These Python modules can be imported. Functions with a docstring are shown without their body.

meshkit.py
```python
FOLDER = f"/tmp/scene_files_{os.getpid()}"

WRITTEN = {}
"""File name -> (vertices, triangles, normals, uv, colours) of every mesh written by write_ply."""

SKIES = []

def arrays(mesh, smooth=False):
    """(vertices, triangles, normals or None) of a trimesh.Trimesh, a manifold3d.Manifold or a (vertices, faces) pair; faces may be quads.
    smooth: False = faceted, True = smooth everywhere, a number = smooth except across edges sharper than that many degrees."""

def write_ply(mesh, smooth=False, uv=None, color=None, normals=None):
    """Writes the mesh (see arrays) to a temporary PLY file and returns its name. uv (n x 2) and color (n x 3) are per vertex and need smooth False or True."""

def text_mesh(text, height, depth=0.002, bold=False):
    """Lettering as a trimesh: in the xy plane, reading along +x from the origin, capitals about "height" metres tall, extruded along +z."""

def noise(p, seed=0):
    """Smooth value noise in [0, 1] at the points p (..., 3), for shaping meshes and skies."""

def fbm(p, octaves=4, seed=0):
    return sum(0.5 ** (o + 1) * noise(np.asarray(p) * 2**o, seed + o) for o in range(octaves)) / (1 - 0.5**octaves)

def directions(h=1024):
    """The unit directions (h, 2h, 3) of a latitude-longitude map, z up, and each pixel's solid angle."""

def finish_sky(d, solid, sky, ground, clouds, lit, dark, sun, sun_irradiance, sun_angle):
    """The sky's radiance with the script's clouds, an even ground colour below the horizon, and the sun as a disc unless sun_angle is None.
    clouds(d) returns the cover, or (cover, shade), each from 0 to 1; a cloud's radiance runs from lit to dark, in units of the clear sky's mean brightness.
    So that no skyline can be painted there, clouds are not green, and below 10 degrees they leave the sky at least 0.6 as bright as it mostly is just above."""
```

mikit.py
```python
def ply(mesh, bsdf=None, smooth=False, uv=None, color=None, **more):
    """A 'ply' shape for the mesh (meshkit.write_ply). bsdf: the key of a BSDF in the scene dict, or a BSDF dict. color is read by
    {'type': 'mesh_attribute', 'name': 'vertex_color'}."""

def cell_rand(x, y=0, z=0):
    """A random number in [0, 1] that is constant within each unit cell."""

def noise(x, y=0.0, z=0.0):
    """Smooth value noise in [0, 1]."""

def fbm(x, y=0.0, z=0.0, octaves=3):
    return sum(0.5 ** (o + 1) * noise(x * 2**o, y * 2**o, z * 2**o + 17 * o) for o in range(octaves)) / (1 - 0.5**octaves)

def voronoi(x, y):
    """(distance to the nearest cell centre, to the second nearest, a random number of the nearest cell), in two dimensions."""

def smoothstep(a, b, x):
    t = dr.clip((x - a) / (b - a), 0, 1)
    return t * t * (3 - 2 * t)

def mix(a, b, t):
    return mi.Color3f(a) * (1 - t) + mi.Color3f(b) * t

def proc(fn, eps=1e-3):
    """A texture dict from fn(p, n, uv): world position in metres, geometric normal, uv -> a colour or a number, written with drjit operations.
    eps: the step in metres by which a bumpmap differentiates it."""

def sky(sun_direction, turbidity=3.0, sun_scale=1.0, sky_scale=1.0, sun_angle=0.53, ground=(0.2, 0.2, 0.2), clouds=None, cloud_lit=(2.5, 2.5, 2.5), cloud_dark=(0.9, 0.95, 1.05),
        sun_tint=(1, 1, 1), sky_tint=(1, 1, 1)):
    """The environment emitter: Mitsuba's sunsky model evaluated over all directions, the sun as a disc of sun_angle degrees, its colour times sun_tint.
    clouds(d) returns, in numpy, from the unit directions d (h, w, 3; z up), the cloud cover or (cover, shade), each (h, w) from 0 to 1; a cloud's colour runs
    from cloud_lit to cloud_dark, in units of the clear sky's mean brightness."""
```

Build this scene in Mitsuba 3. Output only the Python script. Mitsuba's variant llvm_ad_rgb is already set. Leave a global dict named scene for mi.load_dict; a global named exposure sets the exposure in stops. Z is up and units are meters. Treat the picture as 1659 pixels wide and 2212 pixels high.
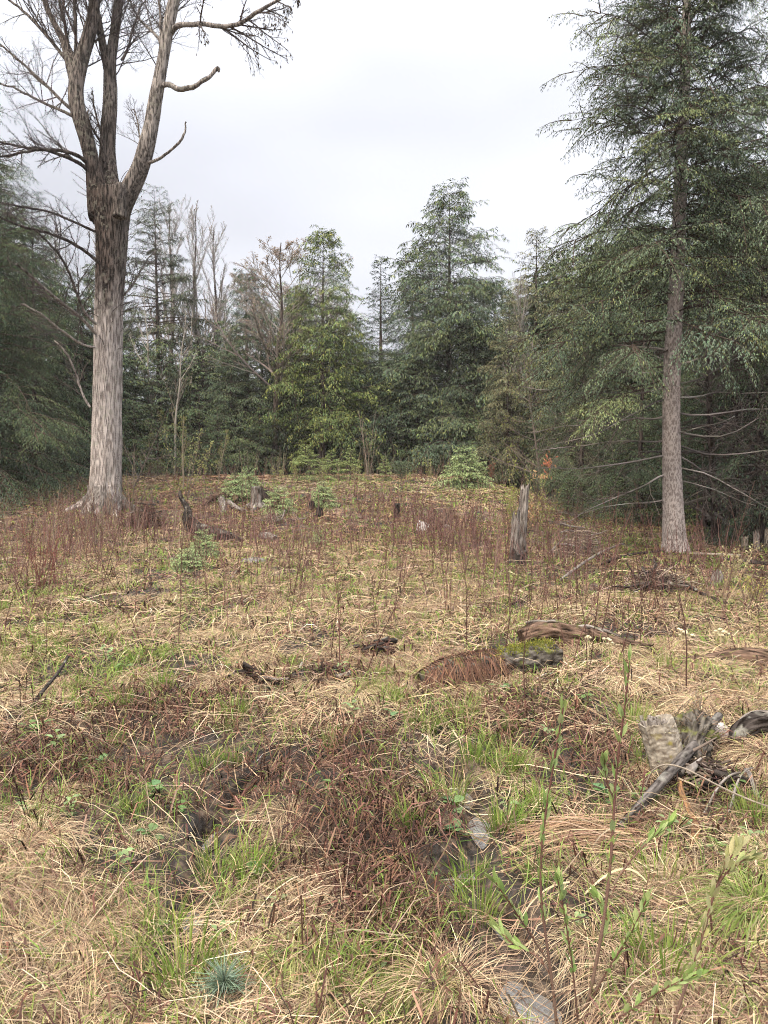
import math, numpy as np, trimesh, mitsuba as mi, mikit, meshkit
import drjit as dr
from scipy.interpolate import CubicSpline
from mikit import noise, fbm, smoothstep, mix
T = mi.ScalarTransform4f
scene, labels = {}, {}

# ------------------------------------------------------------------ camera, sky, exposure
EYE = 1.6
PITCH = math.atan(106 / 1659.0)
scene['camera'] = {'type': 'perspective', 'fov': math.degrees(2 * math.atan(0.5)), 'fov_axis': 'x', 'near_clip': 0.05, 'far_clip': 2000.0,
                   'to_world': T().look_at(origin=[0, 0, EYE], target=[0, math.cos(PITCH), EYE - math.sin(PITCH)], up=[0, 0, 1])}
exposure = 3.65


def overcast(d):
    el = np.clip(d[..., 2], 0, 1)
    n = meshkit.fbm(np.stack([d[..., 0] * 2.2 + 3, d[..., 1] * 2.2, d[..., 2] * 4.5], -1), 4, 5)
    shade = 1 - np.clip(0.05 + 1.0 * el ** 2.6 + 0.28 * (n - 0.5), 0, 1)
    return np.ones_like(el), shade


scene['sky'] = mikit.sky([-0.35, -0.55, 0.95], turbidity=4, sun_scale=0.3, sky_scale=1.0, sun_angle=45, ground=(0.12, 0.1, 0.07),
                         clouds=overcast, cloud_lit=(2.45, 2.52, 2.68), cloud_dark=(0.525, 0.54, 0.60))
labels['sky'] = {'label': 'pale overcast sky with soft grey lavender clouds', 'kind': 'structure'}

# ------------------------------------------------------------------ helpers
_used = {}


def nm(base):
    k = _used.get(base, 0)
    _used[base] = k + 1
    return base if k == 0 else f'{base}_{k:03d}'


def tag(key, label=None, cat=None, group=None, kind=None):
    e = labels.setdefault(key, {})
    for a, b in (('label', label), ('category', cat), ('group', group), ('kind', kind)):
        if b:
            e[a] = b
    return key


class MB:
    """collects vertices, triangles and per-vertex colours into one mesh"""
    def __init__(s):
        s.v, s.f, s.c, s.n = [], [], [], 0

    def put(s, v, f, c):
        v = np.asarray(v, float).reshape(-1, 3)
        c = np.broadcast_to(np.asarray(c, float), (len(v), 3))
        s.v.append(v); s.f.append(np.asarray(f, int) + s.n); s.c.append(c); s.n += len(v)
        return s

    def shape(s, bsdf, smooth=False, **more):
        return mikit.ply((np.vstack(s.v), np.vstack(s.f)), bsdf, smooth=smooth, color=np.vstack(s.c), **more)

    def add(s, key, bsdf, smooth=False):
        scene[key] = s.shape(bsdf, smooth)
        return key


def unit(a):
    return a / (np.linalg.norm(a, axis=-1, keepdims=True) + 1e-12)


def tubes(P, R, sides=3):
    """N polylines P (n,k,3) with radii R (n,k) -> vertices, faces"""
    n, k, _ = P.shape
    t = unit(np.gradient(P, axis=1))
    ref = np.where(np.abs(t[:, :1, 2:]) < 0.9, [[[0, 0, 1.0]]], [[[1.0, 0, 0]]])
    a = unit(np.cross(t, np.broadcast_to(ref, t.shape)))
    b = np.cross(t, a)
    an = np.arange(sides) * 2 * np.pi / sides
    v = P[:, :, None] + R[:, :, None, None] * (np.cos(an)[:, None] * a[:, :, None] + np.sin(an)[:, None] * b[:, :, None])
    i, j = np.meshgrid(np.arange(k - 1), np.arange(sides), indexing='ij')
    j2 = (j + 1) % sides
    q = np.stack([i * sides + j, i * sides + j2, (i + 1) * sides + j2, (i + 1) * sides + j], -1).reshape(-1, 4)
    f = np.vstack([q[:, [0, 1, 2]], q[:, [0, 2, 3]]])
    F = (f[None] + (np.arange(n) * k * sides)[:, None, None]).reshape(-1, 3)
    return v.reshape(-1, 3), F


def rep(c, m):
    return np.repeat(np.asarray(c, float), m, axis=0)


def ribbons(P, Wd, S):
    """N flat blades: centrelines (n,k,3), widths (n,k), side directions (n,3) or (n,k,3)"""
    n, k, _ = P.shape
    if S.ndim == 2:
        S = S[:, None]
    h = Wd[..., None] * S * 0.5
    v = np.stack([P - h, P + h], 2).reshape(-1, 3)
    i = np.arange(k - 1)
    f = np.vstack([np.stack([2 * i, 2 * i + 1, 2 * i + 3], 1), np.stack([2 * i, 2 * i + 3, 2 * i + 2], 1)])
    return v, (f[None] + (np.arange(n) * 2 * k)[:, None, None]).reshape(-1, 3)


def rhombs(p, d, side, ln, wd, droop=0.0, mid=0.42):
    """flat needle sprigs / leaves of two triangles each"""
    m = p + d * (ln * mid)[:, None]
    tip = p + d * ln[:, None]
    tip[:, 2] -= droop * ln
    s = side * (wd * 0.5)[:, None]
    v = np.stack([p, m - s, m + s, tip], 1).reshape(-1, 3)
    f = np.array([[0, 1, 2], [1, 3, 2]])
    return v, (f[None] + (np.arange(len(p)) * 4)[:, None, None]).reshape(-1, 3)


def vary(rng, base, n, amp=0.25, hue=0.1):
    base = np.atleast_2d(np.asarray(base, float))
    if len(base) == 1:
        base = np.repeat(base, n, 0)
    return np.clip(base * np.exp(rng.normal(0, amp, (n, 1))) * np.exp(rng.normal(0, hue, (n, 3))), 0.004, 0.8)


def pick(rng, cols, weights, n):
    w = np.asarray(weights, float)
    return np.asarray(cols, float)[rng.choice(len(cols), n, p=w / w.sum())]


def sm(a, b, x):
    t = np.clip((np.asarray(x, float) - a) / (b - a), 0, 1)
    return t * t * (3 - 2 * t)


def rot(d, axis, ang):
    """rotate vectors d about unit axes by angles"""
    c, s = np.cos(ang)[..., None], np.sin(ang)[..., None]
    return d * c + np.cross(axis, d) * s + axis * (np.sum(axis * d, -1, keepdims=True)) * (1 - c)


def spawn(rng, P, R, per, t0, t1, lfrac, ang, k=4, rfrac=0.5, up=0.0, bend=0.3, minlen=0.0, rmin=0.002, lpow=0.6):
    """children branches along parents"""
    n, m, _ = P.shape
    L = np.linalg.norm(np.diff(P, axis=1), axis=2).sum(1)
    idx = np.repeat(np.arange(n), per)
    t = t0 + (t1 - t0) * (np.tile((np.arange(per) + 0.5) / per, n) + rng.uniform(-.5, .5, n * per) / per)
    s = np.clip(t, 0, 0.999) * (m - 1)
    i = s.astype(int); fr = (s - i)[:, None]
    base = P[idx, i] * (1 - fr) + P[idx, i + 1] * fr
    tan = unit(P[idx, i + 1] - P[idx, i])
    rad = R[idx, i] * (1 - fr[:, 0]) + R[idx, i + 1] * fr[:, 0]
    ax = unit(np.cross(tan, unit(rng.normal(size=tan.shape))))
    d = unit(rot(tan, ax, ang * rng.uniform(.65, 1.3, len(tan))) + np.array([0, 0, up]))
    ln = L[idx] * lfrac * rng.uniform(.55, 1.25, len(t)) * np.maximum(1.08 - t, .1) ** lpow
    keep = ln > minlen
    base, d, ln, rad = base[keep], d[keep], ln[keep], rad[keep]
    C = grow(rng, base, d, ln, k, up, bend)
    r0 = np.maximum(rad * rfrac, rmin)
    RR = r0[:, None] * np.linspace(1, .3, k)[None]
    return C, np.maximum(RR, rmin * .6)


def grow(rng, base, d, ln, k, up=0.0, bend=0.3):
    C = [base]
    for q in range(k - 1):
        d = unit(d + rng.normal(0, bend / (k - 1), d.shape) + np.array([0, 0, up]) / (k - 1))
        C.append(C[-1] + d * (ln / (k - 1))[:, None])
    return np.stack(C, 1)


def smooth_line(pts, rad, n):
    pts = np.asarray(pts, float); rad = np.asarray(rad, float)
    s = np.r_[0, np.cumsum(np.linalg.norm(np.diff(pts, axis=0), axis=1))]
    q = np.linspace(0, s[-1], n)
    if len(pts) > 2:
        return CubicSpline(s, pts)(q), np.interp(q, s, rad)
    return np.stack([np.interp(q, s, pts[:, i]) for i in range(3)], 1), np.interp(q, s, rad)


def trunk(pts, rad, rings=40, sides=18, amp=0.06, freq=(9, 2.5), seed=0, cap=True, rag=0.0, grain=None):
    """one limb: a tube along a smooth line, its surface pushed in and out along the grain; amp is a share of the radius"""
    C, R = smooth_line(pts, rad, rings)
    t = unit(np.gradient(C, axis=0))
    a = np.zeros_like(t)
    x = np.array([1.0, 0, 0]) if abs(t[0, 0]) < .8 else np.array([0, 1.0, 0])
    for i in range(rings):
        x = x - t[i] * (x @ t[i]); x /= np.linalg.norm(x); a[i] = x
    b = np.cross(t, a)
    an = np.arange(sides) * 2 * np.pi / sides
    s = np.r_[0, np.cumsum(np.linalg.norm(np.diff(C, axis=0), axis=1))]
    q = np.stack([np.cos(an)[None] * freq[0] / 3 + 0 * s[:, None], np.sin(an)[None] * freq[0] / 3 + 0 * s[:, None], s[:, None] * freq[1] + 0 * an[None]], -1)
    disp = (meshkit.fbm(q, 3, seed) - .5) * 2 * amp + (meshkit.noise(q * np.array([3.5, 3.5, .7]), seed + 9) - .5) * amp
    rr = R[:, None] * (1 + disp)
    V = C[:, None] + rr[..., None] * (np.cos(an)[None, :, None] * a[:, None] + np.sin(an)[None, :, None] * b[:, None])
    if rag:   # a splintered upper end: each line of the grain breaks off at its own height
        h = meshkit.noise(np.stack([np.cos(an) * 2.2 + seed, np.sin(an) * 2.2, an * 0], -1), seed + 3)
        h2 = meshkit.noise(np.stack([np.cos(an) * 7, np.sin(an) * 7, an * 0], -1), seed + 4)
        cut = 1 - rag * (0.72 * h + .28 * h2)
        lam = np.linspace(0, 1, rings)[:, None] * cut[None]
        ii = np.clip(lam * (rings - 1), 0, rings - 1.001); i0 = ii.astype(int); fr = (ii - i0)[..., None]
        j = np.arange(sides)[None].repeat(rings, 0)
        V = V[i0, j] * (1 - fr) + V[i0 + 1, j] * fr
    i, j = np.meshgrid(np.arange(rings - 1), np.arange(sides), indexing='ij')
    j2 = (j + 1) % sides
    f = np.stack([i * sides + j, i * sides + j2, (i + 1) * sides + j2, (i + 1) * sides + j], -1).reshape(-1, 4)
    F = np.vstack([f[:, [0, 1, 2]], f[:, [0, 2, 3]]])
    V = V.reshape(-1, 3)
    if cap:
        for ring, flip in ((0, True), (rings - 1, False)):
            c = V[ring * sides:(ring + 1) * sides].mean(0) - (t[ring] * (R[ring] * .8 if (rag and not flip) else 0))
            V = np.vstack([V, c]); ci = len(V) - 1
            jj = np.arange(sides)
            tri = np.stack([ring * sides + jj, ring * sides + (jj + 1) % sides, np.full(sides, ci)], 1)
            F = np.vstack([F, tri[:, ::-1] if flip else tri])
    if grain is not None:   # colour that follows the grain: (light, dark, across, along[, top growth colour, its share])
        light, dark, fa, fl = grain[:4]
        g = np.stack([np.cos(an)[None] * fa + 0 * s[:, None], np.sin(an)[None] * fa + 0 * s[:, None], s[:, None] * fl + 0 * an[None]], -1)
        m = np.clip((meshkit.fbm(g, 4, seed + 50) - .33) / .34, 0, 1)[..., None]
        c = np.array(dark) * (1 - m) + np.array(light) * m
        c = c * (.7 + .6 * meshkit.fbm(g * [.2, .2, 1.2], 3, seed + 51))[..., None]
        if len(grain) > 4:
            up = (V[:rings * sides].reshape(rings, sides, 3) - C[:, None])[..., 2] / R[:, None]
            k = np.clip((meshkit.fbm(V[:rings * sides].reshape(rings, sides, 3) * 15, 3, seed + 52) - .74 + .3 * grain[5] + .14 * up) / .14, 0, 1)[..., None]
            c = c * (1 - k) + np.array(grain[4]) * k
        c = c.reshape(-1, 3)
        if len(V) > len(c):
            c = np.vstack([c, np.tile(np.array(light) * .8, (len(V) - len(c), 1))])
        return V, F, c
    return V, F


# ------------------------------------------------------------------ the photograph's rays meet the ground
def ray(u, v):
    a, b = (u - 829.5) / 1659, (v - 1106) / 1659
    f = np.array([0, math.cos(PITCH), -math.sin(PITCH)]); up = np.array([0, math.sin(PITCH), math.cos(PITCH)])
    return f + np.array([a, 0, 0]) - up * b


def W(u, v, D):
    """the point at distance D (world y) that stands at u, v"""
    d = ray(u, v)
    return np.array([0, 0, EYE]) + d * (D / d[1])


CH = [np.array(c, float) for c in (
    [(.30, 4.5), (.36, 3.95), (.44, 3.55), (.43, 3.2), (.27, 2.98), (.34, 2.80), (.43, 2.62), (.41, 2.44), (.46, 2.3), (.50, 2.1), (.52, 1.75)],
    [(-.60, 4.0), (-.72, 3.65), (-.79, 3.3), (-.73, 3.0), (-.71, 2.74), (-.67, 2.5), (-.70, 2.3)])]
CW = [.040, .042]


def seg_dist(x, y, line):
    d = np.full(np.shape(x), 1e9)
    for a, b in zip(line[:-1], line[1:]):
        ab = b - a
        t = np.clip(((x - a[0]) * ab[0] + (y - a[1]) * ab[1]) / (ab @ ab), 0, 1)
        d = np.minimum(d, np.hypot(x - a[0] - t * ab[0], y - a[1] - t * ab[1]))
    return d


def channel(x, y):
    """0 away from the rivulets .. 1 in their beds"""
    c = np.exp(-(seg_dist(x, y, CH[0]) / (CW[0] + .018 * np.sin(9 * y) + .05 * np.exp(-((y - 2.28) / .18) ** 2) + .016 * open_water(x, y) + .022)) ** 2)
    return np.maximum(c, .85 * np.exp(-(seg_dist(x, y, CH[1]) / CW[1]) ** 2)) * (.42 + .58 * open_water(x, y))


def open_water(x, y):
    """where the rivulets lie open to the sky; elsewhere grass hangs over them"""
    def at(cs):
        return np.max([s_ * np.exp(-((y - c) / w) ** 2) for c, w, s_ in cs], axis=0)
    a, b = at([(3.84, .12, .9), (3.45, .14, 1), (3.0, .08, 1), (2.69, .07, 1), (2.28, .16, 1)]), at([(3.72, .09, 1), (3.36, .11, 1), (2.75, .06, 1), (2.5, .05, 1)])
    return np.where(np.asarray(x) > -.1, a, b)


def Hmacro(x, y):
    x, y = np.broadcast_arrays(np.asarray(x, float), np.asarray(y, float))
    h = 1.0 * sm(13, 28, y) * (1 - sm(2.6, 7.5, x)) - .25 * sm(29, 40, y)
    h = h + .30 * (meshkit.fbm(np.stack([x / 6 + 3.3, y / 6, x * 0], -1), 2, 3) - .5) * sm(4, 12, y)
    return h


def H(x, y):
    x, y = np.broadcast_arrays(np.asarray(x, float), np.asarray(y, float))
    h = Hmacro(x, y)
    p = np.stack([x, y, x * 0], -1)
    h = h + .17 * (meshkit.fbm(p / .62 + 11.3, 2, 8) - .5) * (1 - .4 * sm(12, 30, y)) + .05 * (meshkit.noise(p / .17, 4) - .5)
    c = channel(x, y)
    return h * (1 - c) - .15 * c + .05 * c * (meshkit.fbm(p / .07, 2, 14) - .5)


def G(u, v):
    """the ground point seen at u, v"""
    d = ray(u, v); o = np.array([0, 0, EYE])
    ts = np.concatenate([np.arange(1.5, 12, .02), np.arange(12, 45, .06)])
    p = o + d * ts[:, None]
    below = np.nonzero(p[:, 2] < Hmacro(p[:, 0], p[:, 1]))[0]
    q = p[below[0]] if len(below) else o + d * 29
    q[2] = float(H(q[0], q[1]))
    return q


def onground(x, y, dz=0.0):
    return np.array([x, y, float(H(x, y)) + dz])


# ------------------------------------------------------------------ materials
VC = {'type': 'mesh_attribute', 'name': 'vertex_color'}
scene['mat_leaf'] = {'type': 'principledthin', 'base_color': VC, 'roughness': 0.5, 'diff_trans': 0.8}
scene['mat_wood'] = {'type': 'twosided', 'bsdf': {'type': 'diffuse', 'reflectance': VC}}


def bark_tex(light, dark, fx, fz, moss=None, lichen=None, low=.35, high=.62):
    def fn(p, n, uv):
        a = fbm(p.x * fx, p.y * fx, p.z * fz, 4)
        c = mix(dark, light, smoothstep(low, high, a))
        c = c * (0.75 + 0.5 * fbm(p.x * 2.1, p.y * 2.1, p.z * 1.4, 2))
        if lichen:
            c = mix(c, lichen, 0.75 * smoothstep(.60, .70, fbm(p.x * 6 + 5, p.y * 6, p.z * 5, 3)))
        if moss:
            c = mix(c, moss, .8 * smoothstep(.56, .7, fbm(p.x * 3 + 9, p.y * 3, p.z * 2.5, 3)))
        return c
    return mikit.proc(fn)


def bark_bump(fx, fz):
    return mikit.proc(lambda p, n, uv: smoothstep(.3, .65, fbm(p.x * fx, p.y * fx, p.z * fz, 4)), eps=4e-3)


def bark(key, light, dark, fx=22, fz=4, depth=.02, **kw):
    scene[key] = {'type': 'twosided', 'bsdf': {'type': 'bumpmap', 'arbitrary': bark_bump(fx, fz), 'scale': depth,
                  'bsdf': {'type': 'diffuse', 'reflectance': bark_tex(light, dark, fx, fz, **kw)}}}


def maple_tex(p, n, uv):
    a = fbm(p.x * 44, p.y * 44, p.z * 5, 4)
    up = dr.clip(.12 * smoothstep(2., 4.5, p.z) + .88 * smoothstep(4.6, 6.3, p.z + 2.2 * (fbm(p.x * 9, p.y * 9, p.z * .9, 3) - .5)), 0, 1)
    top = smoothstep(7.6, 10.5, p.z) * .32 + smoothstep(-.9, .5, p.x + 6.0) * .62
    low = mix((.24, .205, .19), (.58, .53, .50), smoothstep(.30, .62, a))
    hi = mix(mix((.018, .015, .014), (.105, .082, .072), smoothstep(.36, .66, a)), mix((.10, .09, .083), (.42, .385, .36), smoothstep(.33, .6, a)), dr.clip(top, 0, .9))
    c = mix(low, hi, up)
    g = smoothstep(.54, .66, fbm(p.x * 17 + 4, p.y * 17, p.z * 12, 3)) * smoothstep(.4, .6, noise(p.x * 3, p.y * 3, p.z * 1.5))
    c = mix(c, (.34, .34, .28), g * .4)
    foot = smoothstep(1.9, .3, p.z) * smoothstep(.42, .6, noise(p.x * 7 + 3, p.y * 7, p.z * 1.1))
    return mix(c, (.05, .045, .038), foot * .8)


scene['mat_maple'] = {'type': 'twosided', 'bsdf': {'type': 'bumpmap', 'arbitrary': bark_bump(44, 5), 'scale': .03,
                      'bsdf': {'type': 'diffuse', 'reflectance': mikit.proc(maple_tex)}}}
bark('mat_hemlock_bark', (.43, .385, .365), (.21, .18, .17), 60, 20, .012)
bark('mat_dark_bark', (.13, .105, .095), (.035, .028, .026), 24, 4, .02)
bark('mat_grey_wood', (.31, .275, .25), (.075, .06, .05), 34, 2.4, .016, moss=(.10, .10, .04))
bark('mat_rot', (.19, .13, .10), (.03, .022, .018), 20, 14, .02)
bark('mat_black_wood', (.10, .088, .082), (.014, .011, .010), 26, 8, .02)


def soil(p, n, uv):
    a = fbm(p.x * 3.1, p.y * 3.1, 0.0, 4)
    b = fbm(p.x * 24, p.y * 24, p.z * 24, 3)
    c = mix((.018, .014, .011), (.07, .049, .035), smoothstep(.35, .7, .5 * a + .5 * b))
    c = mix(c, (.15, .105, .07), smoothstep(.54, .7, b) * .6)
    far = smoothstep(9, 20, p.y)
    straw = mix((.16, .105, .075), (.28, .2, .135), smoothstep(.35, .65, fbm(p.x * 9, p.y * 4, 0.0, 3)))
    c = mix(c, straw, .6 * far * smoothstep(.36, .5, a))
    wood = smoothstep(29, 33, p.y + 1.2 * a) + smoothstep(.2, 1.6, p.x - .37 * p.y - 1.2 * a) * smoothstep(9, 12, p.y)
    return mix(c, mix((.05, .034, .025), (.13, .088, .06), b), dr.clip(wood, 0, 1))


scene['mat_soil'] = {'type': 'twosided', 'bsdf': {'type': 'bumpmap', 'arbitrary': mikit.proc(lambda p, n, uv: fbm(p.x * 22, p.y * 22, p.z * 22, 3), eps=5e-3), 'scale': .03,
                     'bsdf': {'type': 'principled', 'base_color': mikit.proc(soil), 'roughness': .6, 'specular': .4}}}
scene['mat_water'] = {'type': 'twosided', 'bsdf': {'type': 'bumpmap', 'arbitrary': mikit.proc(lambda p, n, uv: fbm(p.x * 30, p.y * 20, 0.0, 2), eps=4e-3), 'scale': .0022,
                      'bsdf': {'type': 'principled', 'base_color': {'type': 'rgb', 'value': [.16, .156, .148]}, 'roughness': .06, 'specular': 1.0, 'clearcoat': 1.0, 'clearcoat_gloss': .95}}}

# ------------------------------------------------------------------ ground and water
_xs = np.unique(np.r_[np.linspace(-1.0, .9, 120), np.linspace(-2.4, 2.6, 120), np.linspace(-14, 14, 130), np.linspace(-60, 60, 60), np.linspace(-300, 300, 13)])
_ys = np.unique(np.r_[np.linspace(1.4, 5.0, 170), np.linspace(5.0, 13, 120), np.linspace(13, 36, 80), np.linspace(36, 80, 20), np.linspace(80, 600, 9), np.linspace(-60, 1.4, 24)])
_X, _Y = np.meshgrid(_xs, _ys)
_V = np.stack([_X, _Y, H(_X, _Y)], -1).reshape(-1, 3)
_i, _j = np.meshgrid(np.arange(len(_ys) - 1), np.arange(len(_xs) - 1), indexing='ij')
_n = len(_xs)
_q = np.stack([_i * _n + _j, _i * _n + _j + 1, (_i + 1) * _n + _j + 1, (_i + 1) * _n + _j], -1).reshape(-1, 4)
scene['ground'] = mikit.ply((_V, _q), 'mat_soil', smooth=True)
tag('ground', 'wet brown soil and litter under the meadow and the forest edge', kind='structure')
for k, (c, w) in enumerate(zip(CH, (.46, .30))):
    C, _ = smooth_line(np.c_[c, np.full(len(c), -.098)], np.ones(len(c)), 60)
    t = unit(np.gradient(C, axis=0)); s = np.stack([-t[:, 1], t[:, 0], 0 * t[:, 0]], 1)
    v, f = ribbons(C[None], np.full((1, 60), w), s[None])
    key = nm('rivulet')
    scene[key] = mikit.ply((v, f[:, ::-1] if s[0, 0] > 0 else f), 'mat_water', smooth=True)
    tag(key, ('narrow rivulet of standing water winding through the sedge, widest by the budding shrub', 'thin thread of water between sedge mounds, the smaller of the two rivulets')[k], kind='structure')

# ------------------------------------------------------------------ conifers
def boughs(rng, z, az, L, e0, droop, base, lean=(0, 0), sp=.14, tsp=.045, tl=.075, tw=.017, secfrac=.42, inner=.2, a1=.95, a2=.8,
           cols=((.045, .075, .03),), wts=(1,), tip=(.12, .16, .045), tipshare=.2, tdroop=.35, rise=0.0, bare=0, lam=0.0, planar=.45, sub_of=None):
    """needle sprays and wood of many boughs at once -> (needle v, f, c), (wood v, f), bough index of each spray and of each wood tube"""
    n = len(z)
    bend = rng.normal(0, .22, n)
    bx = np.broadcast_to(np.asarray(base[0], float) + lean[0] * z, (n,)); by = np.broadcast_to(np.asarray(base[1], float) + lean[1] * z, (n,))

    def pos(i, t):
        h = az[i] + bend[i] * t
        r = L[i] * t
        zz = z[i] + L[i] * (np.sin(e0[i]) * t - droop[i] * t * t + rise * t ** 3)
        return np.stack([bx[i] + r * np.cos(h) * np.cos(e0[i] * .6), by[i] + r * np.sin(h) * np.cos(e0[i] * .6), zz], -1), h
    tt = np.linspace(0, 1, 7)
    I, TT = np.meshgrid(np.arange(n), tt, indexing='ij')
    P, _ = pos(I.ravel(), TT.ravel())
    main = P.reshape(n, 7, 3)
    mr = (.006 + .011 * L)[:, None] * np.linspace(1, .18, 7)[None]
    # secondaries
    cnt = np.maximum((L * (1 - inner) / sp).astype(int), 2)
    b = np.repeat(np.arange(n), cnt)
    t = inner + (1 - inner) * (np.concatenate([(np.arange(c) + .5) / c for c in cnt]) + rng.normal(0, .012, len(b)))
    b = np.r_[b, b]; t = np.clip(np.r_[t, t + .4 * sp / L[b[:len(t)]]], 0.02, .995)
    side = np.r_[np.ones(len(t) // 2), -np.ones(len(t) // 2)]
    p, h = pos(b, t)
    l = L[b] * secfrac * np.minimum(1, .35 + t * 2.2) * (1.04 - t) ** .65 * rng.uniform(.6, 1.25, len(b)) + tl * .9
    hd = h + side * a1 * rng.uniform(.75, 1.2, len(b))
    pit = np.sin(e0[b]) - 2 * droop[b] * t + rise * 3 * t * t - .1 + rng.normal(0, .16, len(b))
    dr2 = rng.uniform(.15, .5, len(b)) * (1 if planar < .9 else .4)

    def spos(q, s):
        r = l[q] * s
        return np.stack([p[q, 0] + r * np.cos(hd[q]), p[q, 1] + r * np.sin(hd[q]), p[q, 2] + l[q] * (pit[q] * s * .8 - dr2[q] * s * s)], -1)
    S3 = np.linspace(0, 1, 4)
    I2, SS = np.meshgrid(np.arange(len(b)), S3, indexing='ij')
    sec = spos(I2.ravel(), SS.ravel()).reshape(len(b), 4, 3)
    sr = (.0025 + .006 * l)[:, None] * np.linspace(1, .3, 4)[None]
    # sprays
    c2 = np.maximum((l / tsp).astype(int), 2)
    q = np.repeat(np.arange(len(b)), c2)
    s = (np.concatenate([(np.arange(c) + .6) / c for c in c2])) * 1.0
    q = np.r_[q, q, np.arange(len(b))]; sd = np.r_[np.ones(len(s)), -np.ones(len(s)), np.zeros(len(b))]
    s = np.r_[s, s, np.ones(len(b))]
    s = np.clip(s + rng.normal(0, .03, len(s)), .02, 1)
    pp = spos(q, s)
    hh = hd[q] + sd * a2 * rng.uniform(.7, 1.25, len(q))
    pt = pit[q] * .8 - 2 * dr2[q] * s * .7 + rng.normal(0, planar, len(q)) - .12
    d = unit(np.stack([np.cos(hh), np.sin(hh), pt], -1))
    ln = tl * rng.uniform(.6, 1.35, len(q)) * (1.15 - .45 * s)
    roll = rng.normal(lam, .55, len(q))
    sv = unit(np.cross(d, [0, 0, 1.0]))
    sv = unit(rot(sv, d, roll))
    v, f = rhombs(pp, d, sv, ln, tw * rng.uniform(.7, 1.3, len(q)) * (.6 + .4 * ln / tl), tdroop)
    bc = (pick(rng, cols, wts, n) if sub_of is None else np.asarray(cols)[sub_of]) * np.exp(rng.normal(0, .16, (n, 1)))
    cc = vary(rng, bc[b[q]], len(q), .2, .06)
    young = (rng.random(len(q)) < tipshare * (t[b * 0 + 0] * 0 + 1)[0]) & (t[q] > .45)
    cc[young] = vary(rng, tip, int(young.sum()), .2, .06)
    return (v, f, rep(cc, 4)), (main, mr, sec, sr, b), b[q]


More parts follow.
